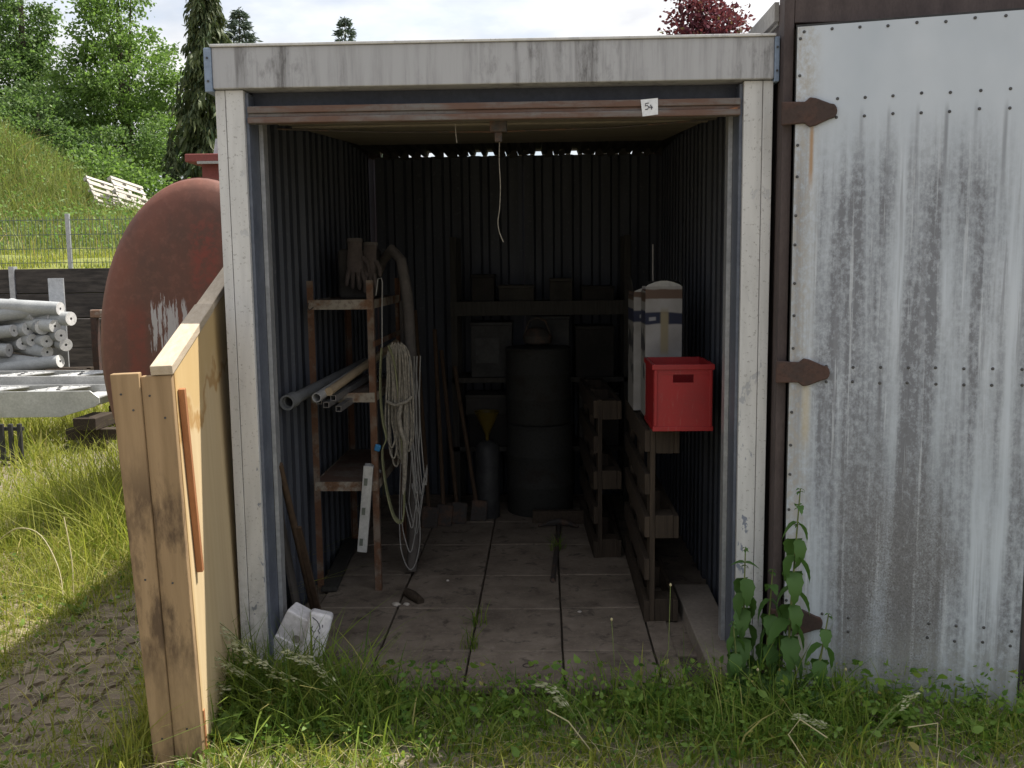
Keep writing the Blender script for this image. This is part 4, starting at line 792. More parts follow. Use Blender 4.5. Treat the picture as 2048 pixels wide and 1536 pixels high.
# ------------------------------------------------------------------ yard on the left
def ramp(label, y0, y1, x1, zt, tiltz):
    t = thing('aluminium_ramp', label, 'ramp', (x1 - 1.2, (y0 + y1) / 2, .26), (0, 0, R(tiltz)), 'aluminium ramps in the yard'); zb = .30; T_ = zt - zb; Lx = 2.6; hw = (y1 - y0) / 2
    for s_ in (-1, 1):
        MB().prism([(-1.4, .04), (.85, .04), (1.16, .13), (1.20, .16), (1.20, T_ * .72 + .04), (1.12, T_ + .04), (-1.4, T_ + .04)], s_ * hw - .006, s_ * hw + .006).build('side_plate', M['alu'], t, local=True, bevel=.003)
    zz = T_ + .02
    for k, (a, b) in enumerate(((-1.35, -.95), (-.75, -.35), (-.15, .25), (.45, .82))):
        q = MB(); q.add([(a, -hw + .006, zz), (a + .28, -hw + .006, zz), (b + .10, hw - .006, zz), (b - .18, hw - .006, zz), (a, -hw + .006, zz + .008), (a + .28, -hw + .006, zz + .008), (b + .10, hw - .006, zz + .008), (b - .18, hw - .006, zz + .008)], [(0, 3, 2, 1), (4, 5, 6, 7), (0, 1, 5, 4), (1, 2, 6, 5), (2, 3, 7, 6), (3, 0, 4, 7)])
        tp = q.build('tread_plate', M['alu'], t, local=True)
        for i in range(4):
            for j in range(3):
                u, v_ = (i + .5) / 4, (j + .5) / 3; x = a + .28 * v_ + (b - .18 - a) * u; y = -hw + 2 * hw * u; MB().lathe([(.020, 0), (.016, .008), (.009, .008), (.008, .002)], 8, (x, y, zz + .0082)).build('stud', M['black'] if (i + j) % 3 == 0 else M['alu'], tp, local=True)
    MB().box(.98, 1.17, -hw + .007, hw - .007, T_ * .72 + .03, T_ * .72 + .04).build('end_plate', M['alu'], t, local=True)
    return t
ramp('nearer aluminium loading ramp lying on timber blocks in the yard', 4.62, 5.10, -3.72, .53, 1.5); ramp('farther aluminium loading ramp lying behind the nearer ramp', 5.22, 5.72, -3.80, .60, -1.0)
tg = 'timber blocks under the ramps'
for (x, y, lab) in ((-3.82, 4.72, 'timber block under the front end of the nearer ramp'), (-3.86, 5.5, 'timber block under the front end of the farther ramp'), (-5.6, 4.85, 'timber block under the rear of the nearer ramp')):
    t = thing('timber_block', lab, 'block', (x, y, 0), group=tg); MB().box(x - .10, x + .10, y - .16, y + .22, .19, .299).build('beam', M['wood_old'], t, bevel=.006); MB().box(x - .22, x + .25, y - .07, y + .05, .09, .189).build('beam', M['wood_old'], t, bevel=.006); MB().box(x - .09, x + .09, y - .09, y + .15, 0, .089).build('beam', M['wood_old'], t, bevel=.006)
gt = thing('black_steel_grate', 'black steel grate of upright flat bars at the left edge', 'grate', (-4.4, 4.05, 0))
for k in range(9): MB().box(-4.10 - .075 * k - .016, -4.10 - .075 * k + .016, 4.02, 4.05, 0, .34).build('bar', M['black'], gt, bevel=.003)
MB().box(-4.73, -4.08, 4.051, 4.07, .28, .31).build('rail', M['black'], gt); MB().box(-4.73, -4.08, 4.051, 4.07, .03, .06).build('rail', M['black'], gt)
# grey bars on pallets
pp = 'pallets under the grey bars'
for k, lab in enumerate(('lowest pallet under the grey bars', 'middle pallet under the grey bars', 'top pallet carrying the grey bars')): pallet('wooden_pallet', lab, pp, (-5.72, 7.1, .003 + k * .150), (0, 0, R(3 * k - 2)), 1.2, .9)
ends = [(-5.527, 1.092, 22, .078), (-5.624, .936, 25, .078), (-5.412, .956, 38, .085), (-5.70, .768, 45, .07), (-5.367, .799, 50, .07), (-5.076, 1.048, 14, .078), (-5.235, .971, 30, .072), (-5.174, .865, 40, .07), (-5.142, .758, 42, .072), (-5.577, .807, 35, .07), (-5.381, .676, 30, .072), (-5.74, .92, 8, .07), (-5.303, 1.05, 34, .072), (-5.186, 1.160, 6, .075), (-5.824, .70, 4, .075), (-5.33, 1.165, 3, .078), (-5.45, .54, 12, .075), (-5.66, .545, 4, .075), (-5.20, .58, 10, .072)]
order = sorted(range(len(ends)), key=lambda i: ends[i][0])
for i, (x, z, an, r) in enumerate(ends):
    a = R(min(46, an * 1.1 + random.uniform(-6, 8))); d = Vector((math.cos(a), -math.sin(a), random.uniform(-.10, .12))).normalized(); y = 7.0 - (x + 5.4) * .12 + random.uniform(-.08, .05); e = Vector((x, y, z))
    rowf = lambda zz: 'top' if zz > 1.0 else ('middle' if zz > .78 else 'bottom')
    row = rowf(z); rank = sorted(q[0] for q in ends if rowf(q[1]) == row).index(x)
    t = thing('grey_bar', '%s round grey bar from the left in the %s layer of the pile' % (('first', 'second', 'third', 'fourth', 'fifth', 'sixth', 'seventh', 'eighth')[rank], row), 'bar', tuple(e), group='grey bars piled on the pallets')
    MB().tube([e, e - d * 1.5], r, 20).build('bar', M['pvc'], t, smooth=True); MB().pipe(e + d * .0005, e + d * .004, r * .98, r * .2, 20).build('end_face', M['pvc_end'], t); MB().tube([e + d * .0004, e + d * .0018], r * .19, 10).build('hole_shade', M['black'], t)  # black disc on the end face stands for the shade in the hole
one('steel_plate_post', MB().box(-5.83, -5.64, 7.96, 7.985, .0, 1.49), M['galv'], 'pale steel plate standing upright behind the grey bars', 'plate', bevel=.003)
rbk = thing('steel_trestle', 'rusty steel trestle standing between the grey bars and the tank', 'trestle', (-5.0, 8.6, 0))
MB().box(-5.62, -4.9, 8.55, 8.63, .98, 1.08).build('top_bar', rusty('frame_rust', (.30, .25, .21), (.22, .13, .09)), rbk, bevel=.01); MB().box(-5.0, -4.9, 8.551, 8.629, 0, .979).build('post', M['rust'], rbk); MB().box(-5.62, -5.54, 8.551, 8.629, 0, .979).build('post', M['rust'], rbk)
ty = thing('tractor_tyre', 'black lugged tyre cut off by the left picture edge', 'tyre', (-7.35, 8.2, 0))
tm = Matrix.Translation((-7.40, 8.2, 1.0)) @ Matrix.Rotation(R(90), 4, 'Y')
q = MB(); ang = np.linspace(0, 2 * math.pi, 41)[:-1]
prof = [(.62, -.16), (.9, -.18), (.97, -.12), (.98, 0), (.97, .12), (.9, .18), (.62, .16)]; vs = [(r * math.cos(a), r * math.sin(a), z) for a in ang for r, z in prof]; m_ = len(prof)
q.add(vs, [(i * m_ + j, i * m_ + (j + 1) % m_, ((i + 1) % 40) * m_ + (j + 1) % m_, ((i + 1) % 40) * m_ + j) for i in range(40) for j in range(m_)])
for a in ang[::2]: q.obox((.985 * math.cos(a), .985 * math.sin(a), .07), (.07, .06, .2), Euler((.5, 0, a)).to_matrix()); q.obox((.985 * math.cos(a + .08), .985 * math.sin(a + .08), -.07), (.07, .06, .2), Euler((-.5, 0, a + .08)).to_matrix())
q.move(tm).build('tread', M['tyre'], ty); MB().lathe([(.60, -.05), (.60, .05), (.2, .02)], 24).move(tm).build('rim', M['galv'], ty)

# retaining wall with boards, and wire fence
rw = thing('retaining_wall', 'dark retaining wall of horizontal boards below the wire fence', 'wall', (-8, 12, 0))
bx_ = [-15.4 + 2.3 * k for k in range(8)]
for k in range(6):
    for j in range(4):
        b = MB().box(bx_[k] + .05, bx_[k + 1] - .05, 11.96 - random.uniform(0, .02), 12.03, .01 + j * .405, .01 + j * .405 + .395); b.build('board', M['sleeper'], rw, bevel=.008)
for x in bx_: MB().box(x - .045, x + .045, 11.93, 12.05, 0, 1.66).build('post', M['galv'], rw, bevel=.004)
lw = thing('low_board_wall', 'low dark board wall in front of the retaining wall', 'wall', (-6.5, 10.6, 0))
for k in range(3):
    for j in range(2): MB().box(-9.4 + 2.0 * k, -7.42 + 2.0 * k, 10.55, 10.62, .0 + j * .44, .43 + j * .44).build('board', M['sleeper'], lw, bevel=.008)
for k in range(4): MB().box(-9.45 + 2.0 * k, -9.405 + 2.0 * k, 10.52, 10.65, 0, .95).build('post', M['galv'], lw)
fn = thing('wire_fence', 'green double wire fence with grey posts on top of the retaining wall', 'fence', (-8, 12.3, 1.6))
fx = [-17.73 + 2.51 * k for k in range(8)]
for x in fx: MB().box(x - .035, x + .035, 12.28, 12.33, 1.55, 2.52).build('fence_post', M['galv'], fn, bevel=.004)
fw = mat('fence_wire', (.10, .13, .12), (.15, .18, .17), 9, .5, .3, 0)
for k in range(7):
    q = MB(); x0, x1 = fx[k] + .037, fx[k + 1] - .037
    for i in range(int((x1 - x0) / .062)): xx = x0 + .02 + i * .062; q.box(xx - .0035, xx + .0035, 12.272, 12.278, 1.64, 2.47)
    for z in (1.72, 1.95, 2.18, 2.42): q.box(x0, x1, 12.2785, 12.284, z - .005, z + .005); q.box(x0, x1, 12.266, 12.2715, z - .005, z + .005)
    q.build('wire_panel', fw, fn)
wp = 'whitewashed pallets on the grass bank'
for (x, y, dz, rot, lab) in ((-12.3, 24.0, .72, (R(52), R(12), R(62)), 'left bleached pallet leaning on the grass bank'), (-11.72, 24.1, .82, (R(60), R(10), R(70)), 'right bleached pallet leaning steeply on the grass bank'), (-10.9, 24.6, .42, (R(14), R(4), R(20)), 'bleached pallet lying low right of the leaning pallets')):
    pallet('bleached_pallet', lab, wp, (x, y, float(terrain_z(x, y)) + dz), rot, 1.25, .95, M['wood_bleached'])

# ------------------------------------------------------------------ trees
def limb_tree(t, base, top, r0, lobes):
    q = MB(); b = Vector(base); p = Vector(top); q.tube([b, b.lerp(p, .35) + Vector((.1, 0, 0)), b.lerp(p, .7) - Vector((.08, 0, 0)), p], [r0, r0 * .8, r0 * .5, r0 * .15], 9)
    q.build('trunk', M['bark'], t, smooth=True)
    for c_, _ in lobes:
        s_ = b.lerp(p, random.uniform(.25, .6)); e = Vector(c_); mid = s_.lerp(e, .5) + Vector((0, 0, -.2)); MB().tube([s_, mid, e], [r0 * .38, r0 * .24, r0 * .06], 6).build('limb', M['bark'], t, smooth=True)
def broadleaf(name, label, base_xy, ztop, lobes, nclus, nleaf, lsz, m, r0=.25, group=None, csig=.35):
    x, y = base_xy; zb = float(terrain_z(x, y)) if y > 12 else 0.0; t = thing(name, label, 'tree', (x, y, zb), group=group)
    limb_tree(t, (x, y, zb - .1), (x, y, ztop), r0, lobes); W = ROOT[t.name].translation; parts = []
    tot = sum(r[0] * r[1] * r[2] for _, r in lobes)
    for c_, r in lobes:
        n_ = max(6, int(nclus * r[0] * r[1] * r[2] / tot)); d = rng.normal(size=(n_, 3)); d /= np.linalg.norm(d, axis=1, keepdims=True); rad = rng.uniform(.35, 1.0, n_) ** .55
        cc = np.array(c_) + d * rad[:, None] * np.array(r) * rng.uniform(.85, 1.15, (n_, 1)); k = rng.integers(int(nleaf * .5), int(nleaf * 1.5), n_); idx = np.repeat(np.arange(n_), k)
        pos = cc[idx] + rng.normal(size=(len(idx), 3)) * csig * np.array([1, 1, .6]); dd = (pos - np.array(c_)) / np.array(r) + rng.normal(size=pos.shape) * .8 + np.array([0, 0, -.3]); sz = rng.uniform(.6, 1.35, len(idx)) * lsz
        parts.append(leaf_arrays(pos - np.array(W), dd, sz, sz * .62))
    V, T = join(parts); tri_mesh('crown', V, T, m, t); return t
TG = 'trees behind the grass bank'
broadleaf('broadleaf_tree', 'tall light green broadleaf tree left of the dark weeping conifer', (-16.8, 36), 12.5, [((-17.1, 36, 11.4), (1.55, 1.6, 2.2)), ((-16.6, 35.6, 9.2), (2.3, 2.3, 1.8)), ((-18.6, 36, 8.3), (1.5, 1.8, 1.4)), ((-15.7, 35.5, 7.0), (1.7, 2.0, 1.4)), ((-17.6, 35.5, 6.4), (2.4, 2.2, 1.3)), ((-17.5, 36, 13.4), (1.1, 1.4, 1.3)), ((-16.2, 36, 13.2), (.9, 1.0, 1.5))], 360, 90, .145, M['leafA'], .28, TG, .26)
broadleaf('broadleaf_tree', 'dark broadleaf tree cut off by the top left corner', (-21.8, 38), 14, [((-22.2, 38, 12.6), (1.8, 1.8, 2.5)), ((-22.8, 37.5, 10.0), (2.0, 2.0, 2.0)), ((-21.2, 38, 10.6), (.8, 1.0, 1.2)), ((-22.5, 37, 7.8), (2.2, 2.2, 1.4)), ((-20.3, 37, 8.0), (1.6, 1.8, 1.2))], 330, 90, .145, M['leafB'], .3, TG, .26)
broadleaf('broadleaf_tree', 'low spreading broadleaf tree just above the weedy bank', (-18.8, 33), 7.6, [((-19.6, 33, 7.2), (1.8, 1.6, 1.1)), ((-17.4, 33, 6.0), (1.7, 1.4, .8)), ((-15.6, 33.2, 5.9), (1.3, 1.4, 1.1)), ((-18.6, 32.6, 6.4), (1.8, 1.4, .9)), ((-14.7, 33.6, 6.4), (.7, 1.0, .7))], 170, 80, .13, M['leafB'], .2, TG, .24)
broadleaf('leafy_shrub', 'rounded green shrub on the bank behind the bleached pallets', (-13.6, 27.2), 5.0, [((-13.9, 27.2, 4.5), (1.1, .9, .75)), ((-12.9, 27.4, 4.0), (.9, .8, .6))], 120, 45, .13, M['leafA'], .06)
broadleaf('red_leaved_tree', 'dark red leaved tree showing above the garage roof edge', (3.0, 14), 6.3, [((2.82, 14, 5.85), (.34, .45, .75)), ((3.36, 14.1, 5.65), (.34, .45, .42)), ((3.1, 14, 5.0), (.85, .8, .8)), ((2.9, 14, 4.2), (1.1, 1.1, .9)), ((2.84, 14, 6.5), (.2, .25, .35))], 420, 60, .085, M['redleaf'], .10, csig=.12)
def conifer(name, label, x, y, ztop, rmax, n_, m, ln, droop, group=None, zmin=.06, tiers=0, lean=0):
    zb = float(terrain_z(x, y)); t = thing(name, label, 'tree', (x, y, zb), group=group); H = ztop - zb
    MB().tube([(x, y, zb - .1), (x, y, zb + H * .6), (x, y, ztop)], [.16, .09, .015], 8).build('trunk', M['bark'], t, smooth=True)
    u = rng.uniform(zmin, 1, n_) ** .9; 
    if tiers: u = (np.floor(u * tiers) + rng.beta(2, 3, n_) * .9) / tiers
    az = rng.uniform(0, 6.283, n_); wob = 1 + .34 * np.sin(az * 3 + u * 23) * np.sin(u * 41 + az) + .30 * np.sin(az * 5 - u * 37)
    if tiers: wob *= .62 + .65 * (1 - (u * tiers) % 1)
    rr = rmax * np.minimum(1, (1 - u) * 1.45 + .03) * wob * rng.uniform(.25, 1, n_) ** .5
    pos = np.stack([np.cos(az) * rr, np.sin(az) * rr, u * H], 1); out = np.stack([np.cos(az), np.sin(az), np.zeros(n_)], 1)
    d = out * (1 - droop) + np.array([0, 0, -1.0]) * droop + rng.normal(size=(n_, 3)) * .22; sz = ln * rng.uniform(.6, 1.4, n_) * (.55 + .6 * (1 - u)); V, T = leaf_arrays(pos, d, sz, sz * (.22 if droop > .5 else .30)); tri_mesh('crown', V, T, m, t)
    for k in range(26):
        uu = random.uniform(.12, .9); a = random.uniform(0, 6.28); q = rmax * min(1, (1 - uu) * 1.45) * .8; MB().tube([(x, y, zb + uu * H), (x + math.cos(a) * q * .6, y + math.sin(a) * q * .6, zb + uu * H + .06), (x + math.cos(a) * q, y + math.sin(a) * q, zb + uu * H - .25 * droop * 2 + .1)], [.03, .018, .006], 5).build('branch', M['bark'], t)
    return t
conifer('weeping_conifer', 'tall dark weeping conifer left of the garage roof', -11.25, 30, 13.2, .98, 15000, M['conifer'], .40, .80, TG, .02)
conifer('small_conifer', 'low drooping conifer at the foot of the weeping conifer', -12.3, 29.0, 6.0, .42, 1800, M['conifer'], .30, .75, TG, .02)
conifer('blue_spruce', 'bluish spruce with pointed tip just left of the garage corner', -13.15, 40, 13.05, 2.6, 9000, M['spruce_needle'], .38, .18, 'far spruces', .05, 22)
conifer('blue_spruce', 'lone spruce tip rising above the garage roof left of centre', -9.45, 45, 13.85, 2.4, 7000, M['spruce_needle'], .38, .18, 'far spruces', .05, 24)

# ------------------------------------------------------------------ grasses and weeds
def scatter(n_, x0, x1, y0, y1, zfun=None):
    p = np.stack([rng.uniform(x0, x1, n_), rng.uniform(y0, y1, n_), np.zeros(n_)], 1)
    if zfun is not None: p[:, 2] = zfun(p[:, 0], p[:, 1]) - .02
    return p
def clump(n_, centers, sig):
    c_ = centers[rng.integers(0, len(centers), n_)]; p = c_ + np.concatenate([rng.normal(size=(n_, 2)) * sig, np.zeros((n_, 1))], 1); return p
# bank
p = scatter(70000, -20, -8.5, 15.5, 27, terrain_z); k = rng.random(len(p)) < np.clip((terrain_z(p[:, 0], p[:, 1]) - 1.95) / .9, .05, 1); p = p[k]
tag(blades('bank_weeds', p, rng.gamma(5, .11, len(p)).clip(.15, 1.1), rng.uniform(.012, .028, len(p)), M['bankweed'], .45), 'tall green and yellowish weeds covering the bank', 'weeds', kind='stuff')
p = scatter(6500, -20, -9, 16.5, 26, terrain_z); p[:, 2] += rng.uniform(.1, .9, len(p)); dd = rng.normal(size=p.shape) + np.array([0, -.5, .3]); sz = rng.uniform(.05, .12, len(p)); V, T = leaf_arrays(p, dd, sz, sz * .6)
tag(tri_mesh('bank_leaves', V, T, M['leafA']), 'broad leaved weeds among the bank grass', 'weeds', kind='stuff')
p = scatter(22000, -16, -3, 12.4, 18, terrain_z)
tag(blades('lawn_grass', p, rng.uniform(.05, .14, len(p)), rng.uniform(.012, .02, len(p)), M['grass'], .5), 'short sunlit lawn behind the wire fence', 'grass', kind='stuff')
# yard on the left
def outside_paving(p): return ~((p[:, 0] > -1.98) & (p[:, 0] < -1.12) & (p[:, 1] > -.5) & (p[:, 1] < .95 + .25 * np.sin(p[:, 0] * 5)) & (rng.random(len(p)) < .80))
p1 = scatter(26000, -3.4, -1.08, -1.2, 3.4); p1 = p1[outside_paving(p1)]; h1 = rng.gamma(3, .022, len(p1)).clip(.02, .16)
cs = scatter(150, -3.4, -1.15, .6, 3.6); p2 = clump(12000, cs, .08); p2 = p2[outside_paving(p2)]; h2 = rng.gamma(4, .035, len(p2)).clip(.05, .32)
cs = np.array([(-2.45, 2.1, 0), (-2.3, 1.75, 0), (-2.6, 2.5, 0), (-2.2, 1.45, 0), (-2.75, 2.2, 0), (-2.35, 2.7, 0)]); p3 = clump(1150, cs, .14); h3 = rng.gamma(5, .075, len(p3)).clip(.15, .75)
p4 = np.concatenate([scatter(30000, -6.5, -1.4, 3.2, 9.5), scatter(14000, -6.5, -3.3, -1.2, 3.3)]); h4 = rng.gamma(3, .03, len(p4)).clip(.03, .22)
cs = scatter(60, -6, -3.2, 3.3, 8.5); p5 = clump(4000, cs, .10); h5 = rng.gamma(4, .05, len(p5)).clip(.08, .5)
cs = np.stack([np.full(26, -1.145) + rng.normal(size=26) * .03, rng.uniform(-.72, 1.2, 26), np.zeros(26)], 1); p6 = clump(2600, cs, .035); h6 = rng.gamma(4, .04, len(p6)).clip(.05, .35)
gx, gy = np.meshgrid(np.arange(-2.75, -1.2, .2), np.arange(-.95, 2.2, .2)); cs = np.concatenate([np.stack([gx.ravel(), gy.ravel(), gx.ravel() * 0], 1), np.stack([gx.ravel() + .1, gy.ravel() + .1, gx.ravel() * 0], 1)]); cs = cs[rng.random(len(cs)) < .5]; pz = scatter(9000, -3.0, -1.9, -.5, 1.9); p6 = np.concatenate([p6, pz]); h6 = np.concatenate([h6, rng.gamma(3, .02, len(pz)).clip(.02, .14)]); p6 = np.concatenate([p6, clump(2600, cs, .022)]); h6 = np.concatenate([h6, rng.gamma(3, .014, 2600).clip(.015, .09)])
P_ = np.concatenate([p1, p2, p3, p4, p5, p6]); H_ = np.concatenate([h1, h2, h3, h4, h5, h6]); W_ = np.concatenate([rng.uniform(.0035, .008, len(p1) + len(p2)), rng.uniform(.004, .008, len(p3)), rng.uniform(.006, .011, len(p4) + len(p5)), rng.uniform(.003, .006, len(p6))])
tag(blades('yard_grass', P_, H_, W_, M['grass'], .7), 'rough grass growing through the yard paving', 'grass', kind='stuff')
p = scatter(4500, -2.7, -1.15, -1.0, 2.0); V, T = blade_arrays(p + np.array([0, 0, .02]), rng.uniform(.03, .05, len(p)), rng.uniform(.002, .0035, len(p)), rng.normal(size=(len(p), 2)) * 2.2, rng.uniform(0, 3.14, len(p)))
p7 = scatter(900, -1.1, 2.1, -1.2, -.35); V2, T2 = blade_arrays(p7 + np.array([0, 0, .015]), rng.uniform(.03, .06, len(p7)), rng.uniform(.002, .0035, len(p7)), rng.normal(size=(len(p7), 2)) * 2.4, rng.uniform(0, 3.14, len(p7))); V, T = join([(V, T), (V2, T2)])
tag(tri_mesh('dry_straw', V, T, M['straw']), 'dry straw lying on the yard ground', 'straw', kind='stuff')
# strip in front of the garage
def strip(n_, ylo, yhi, x0=-1.0, x1=2.15):
    p = scatter(n_, x0, x1, ylo, yhi); return p
f1 = strip(24000, -1.45, -.16); dens = np.exp(-((f1[:, 1] + .36) / .22) ** 2) + .5; f1 = f1[rng.random(len(f1)) < dens]; g1 = rng.gamma(3, .016, len(f1)).clip(.015, .15) * (1 + .7 * np.exp(-((f1[:, 1] + .33) / .15) ** 2))
cs = strip(70, -.58, -.2); f2 = clump(4200, cs, .05); f2[:, 1] = np.minimum(f2[:, 1], -.19); g2 = rng.gamma(4, .035, len(f2)).clip(.05, .34)
cs = np.array([(-.88, -.30, 0), (-.75, -.35, 0), (-.62, -.33, 0), (-.55, -.42, 0), (-.45, -.36, 0), (-.95, -.22, 0), (-.70, -.26, 0), (.02, -.27, 0)]); f3 = clump(2000, cs, .06); f3[:, 1] = np.minimum(f3[:, 1], -.20); g3 = rng.gamma(5, .036, len(f3)).clip(.08, .38)
P_ = np.concatenate([f1, f2, f3]); H_ = np.concatenate([g1, g2, g3]); midk = np.exp(-((P_[:, 0] - .12) / .38) ** 2); H_ = H_ * (1 - .55 * midk); kk = rng.random(len(P_)) < np.where((P_[:, 1] > -.34), 1 - .72 * midk, 1 - .2 * midk) * np.where(P_[:, 0] > 1.25, .65, 1); P_, H_ = P_[kk], H_[kk]; H_ = H_ * np.where(P_[:, 0] > 1.25, .6, 1)
tag(blades('front_grass', P_, H_, rng.gamma(4, .0014, len(P_)).clip(.0025, .013), M['grass_shade'], .7), 'weedy grass strip in front of the garage', 'grass', kind='stuff')
f4 = strip(9000, -1.35, -.17); dens = np.exp(-((f4[:, 1] + .34) / .17) ** 2) + .22; f4 = f4[rng.random(len(f4)) < dens]; hz = rng.gamma(2.2, .035, len(f4)).clip(.008, .12) * (.35 + np.exp(-((f4[:, 1] + .32) / .2) ** 2)); f4[:, 2] = hz
dd = rng.normal(size=f4.shape) * np.array([1, 1, .5]) + np.array([0, 0, .35]); sz = rng.gamma(4, .0050, len(f4)).clip(.008, .045); V, T = leaf_arrays(f4, dd, sz, sz * .62)
st_c = strip(300, -.66, -.24); st_c = st_c[rng.random(len(st_c)) < 1 - .6 * np.exp(-((st_c[:, 0] - .1) / .35) ** 2)]; sp_, sd_, sz_, sb_, sh_, sl_ = [], [], [], [], [], []
for q in st_c:
    hh_ = random.uniform(.05, .22) * (1 if q[1] > -.5 else .6) * (1 - .5 * math.exp(-((q[0] - .1) / .4) ** 2)) * (.6 if q[0] > 1.3 else 1); ln_ = np.array([random.uniform(-.25, .25), random.uniform(-.2, .1)]); sb_.append(q); sh_.append(hh_); sl_.append(ln_)
    nl = int(hh_ / .014) + 3
    for k in range(nl):
        u = (k + 1) / (nl + .5); a = k * 2.4 + random.uniform(-.4, .4); sp_.append((q[0] + ln_[0] * u ** 1.8 * hh_, q[1] + ln_[1] * u ** 1.8 * hh_, hh_ * u * .97)); sd_.append((math.cos(a), math.sin(a), random.uniform(-.35, .45))); sz_.append(random.uniform(.018, .040) * (1.2 - .65 * u))
sz_ = np.array(sz_); VS, TS = leaf_arrays(np.array(sp_), np.array(sd_), sz_, sz_ * .55); VB, TB = blade_arrays(np.array(sb_), np.array(sh_), np.full(len(sb_), .004), np.array(sl_), rng.uniform(0, 3.14, len(sb_)))
V, T = join([(V, T), (VS, TS), (VB, TB)])
f5 = scatter(1500, -2.8, -1.15, -1.0, 2.2); f5[:, 2] = rng.uniform(.005, .06, len(f5)); dd = rng.normal(size=f5.shape) * np.array([1, 1, .5]) + np.array([0, 0, .4]); sz = rng.uniform(.012, .04, len(f5)); V2, T2 = leaf_arrays(f5, dd, sz, sz * .6); V, T = join([(V, T), (V2, T2)])
tag(tri_mesh('low_weeds', V, T, M['weedleaf']), 'low broad leaved weeds among the grass', 'weeds', kind='stuff')

vg = scatter(14000, -1.15, 2.3, -1.5, -.55); vg = np.concatenate([vg, scatter(5000, 2.1, 3.6, -1.5, -.15)]); vg = vg[rng.random(len(vg)) < .35 + .65 * (np.sin(vg[:, 0] * 7.3 + np.sin(vg[:, 1] * 9)) > -.35)]
tag(blades('verge_grass', vg, rng.gamma(3, .016, len(vg)).clip(.015, .12), rng.gamma(4, .0013, len(vg)).clip(.0025, .010), M['grass'], .8), 'short sunlit grass on the near verge', 'grass', kind='stuff')
# nettles
def leaf_mesh(name, ln, wd, droop, m):
    n_ = 10; vs = []; fs = []
    for i in range(n_):
        t = i / (n_ - 1); w_ = wd * max(.06, math.sin(math.pi * t ** .58)) * (1 - .30 * t) if i < n_ - 1 else .0004; a = droop * t; x = ln * (math.sin(a) / max(droop, 1e-3) if droop else t); z = -ln * (1 - math.cos(a)) / max(droop, 1e-3)
        j = wd * .035 * (1 if i % 2 else -1) if 0 < i < n_ - 1 else 0
        vs += [(x, -(w_ / 2 + j), z + w_ * .16), (x, 0, z), (x, w_ / 2 + j, z + w_ * .16)]
    for i in range(n_ - 1):
        for k in range(2): a = i * 3 + k; fs.append((a, a + 1, a + 4, a + 3))
    b = MB(); b.v = [Vector(p) for p in vs]; b.f = fs; me = bpy.data.meshes.new(name); me.from_pydata([tuple(p) for p in b.v], [], b.f); me.materials.append(m); finish_smooth(me, 180); return me
lmN = [leaf_mesh('leaf', .125, .066, 1.0, M['nettle']), leaf_mesh('leaf', .13, .060, 1.5, M['nettle']), leaf_mesh('leaf', .12, .072, .7, M['nettle'])]
def nettle(label, x, y, h, lean, seed, scale=1.0):
    r_ = random.Random(seed); t = thing('nettle', label, 'nettle', (x, y, 0), group='nettles between the garage and the hut'); pts = [(x, y, 0), (x + lean[0] * .4, y + lean[1] * .4, h * .5), (x + lean[0], y + lean[1], h)]
    MB().tube(pts, [.0045, .0038, .002], 6).build('stem', M['stem'], t); n_ = int(h / .062)
    for i in range(1, n_ + 1):
        f = i / n_; z = h * (.12 + .88 * f); u = z / h; px = lean[0] * u ** 1.4; py = lean[1] * u ** 1.4; s_ = scale * (1.15 - .25 * f if f < .8 else max(.18, (1 - f) * 3.2 + .15)); a0 = (i % 2) * 1.571 + r_.uniform(-.4, .4)
        for k in (0, 1):
            o = piece('leaf', r_.choice(lmN), t, (px, py, z), (0, r_.uniform(.45, .95) if f < .85 else r_.uniform(-.2, .3), a0 + k * math.pi + r_.uniform(-.25, .25))); o.scale = (s_, s_, s_)
        if f > .82:
            for k in range(4): piece('flower', lmN[1], t, (px, py, z - .01), (0, r_.uniform(-.5, .2), r_.uniform(0, 6.28))).scale = (.16, .16, .16)
    return t
nettle('tallest nettle, in front of the dark door post of the hut', 1.02, -.30, .80, (.03, -.02), 3, 1.05); nettle('nettle in front of the right white post, second tallest', .885, -.22, .57, (.0, -.02), 5, 1.0)
nettle('shorter nettle between the white post and the lowest hinge', .955, -.26, .50, (.02, -.01), 8, .95); nettle('low nettle at the foot of the pale metal door', 1.10, -.36, .38, (.04, -.02), 11, .9); nettle('low nettle left of the tall nettles by the kerb stone', .86, -.30, .33, (-.03, -.02), 15, .85)
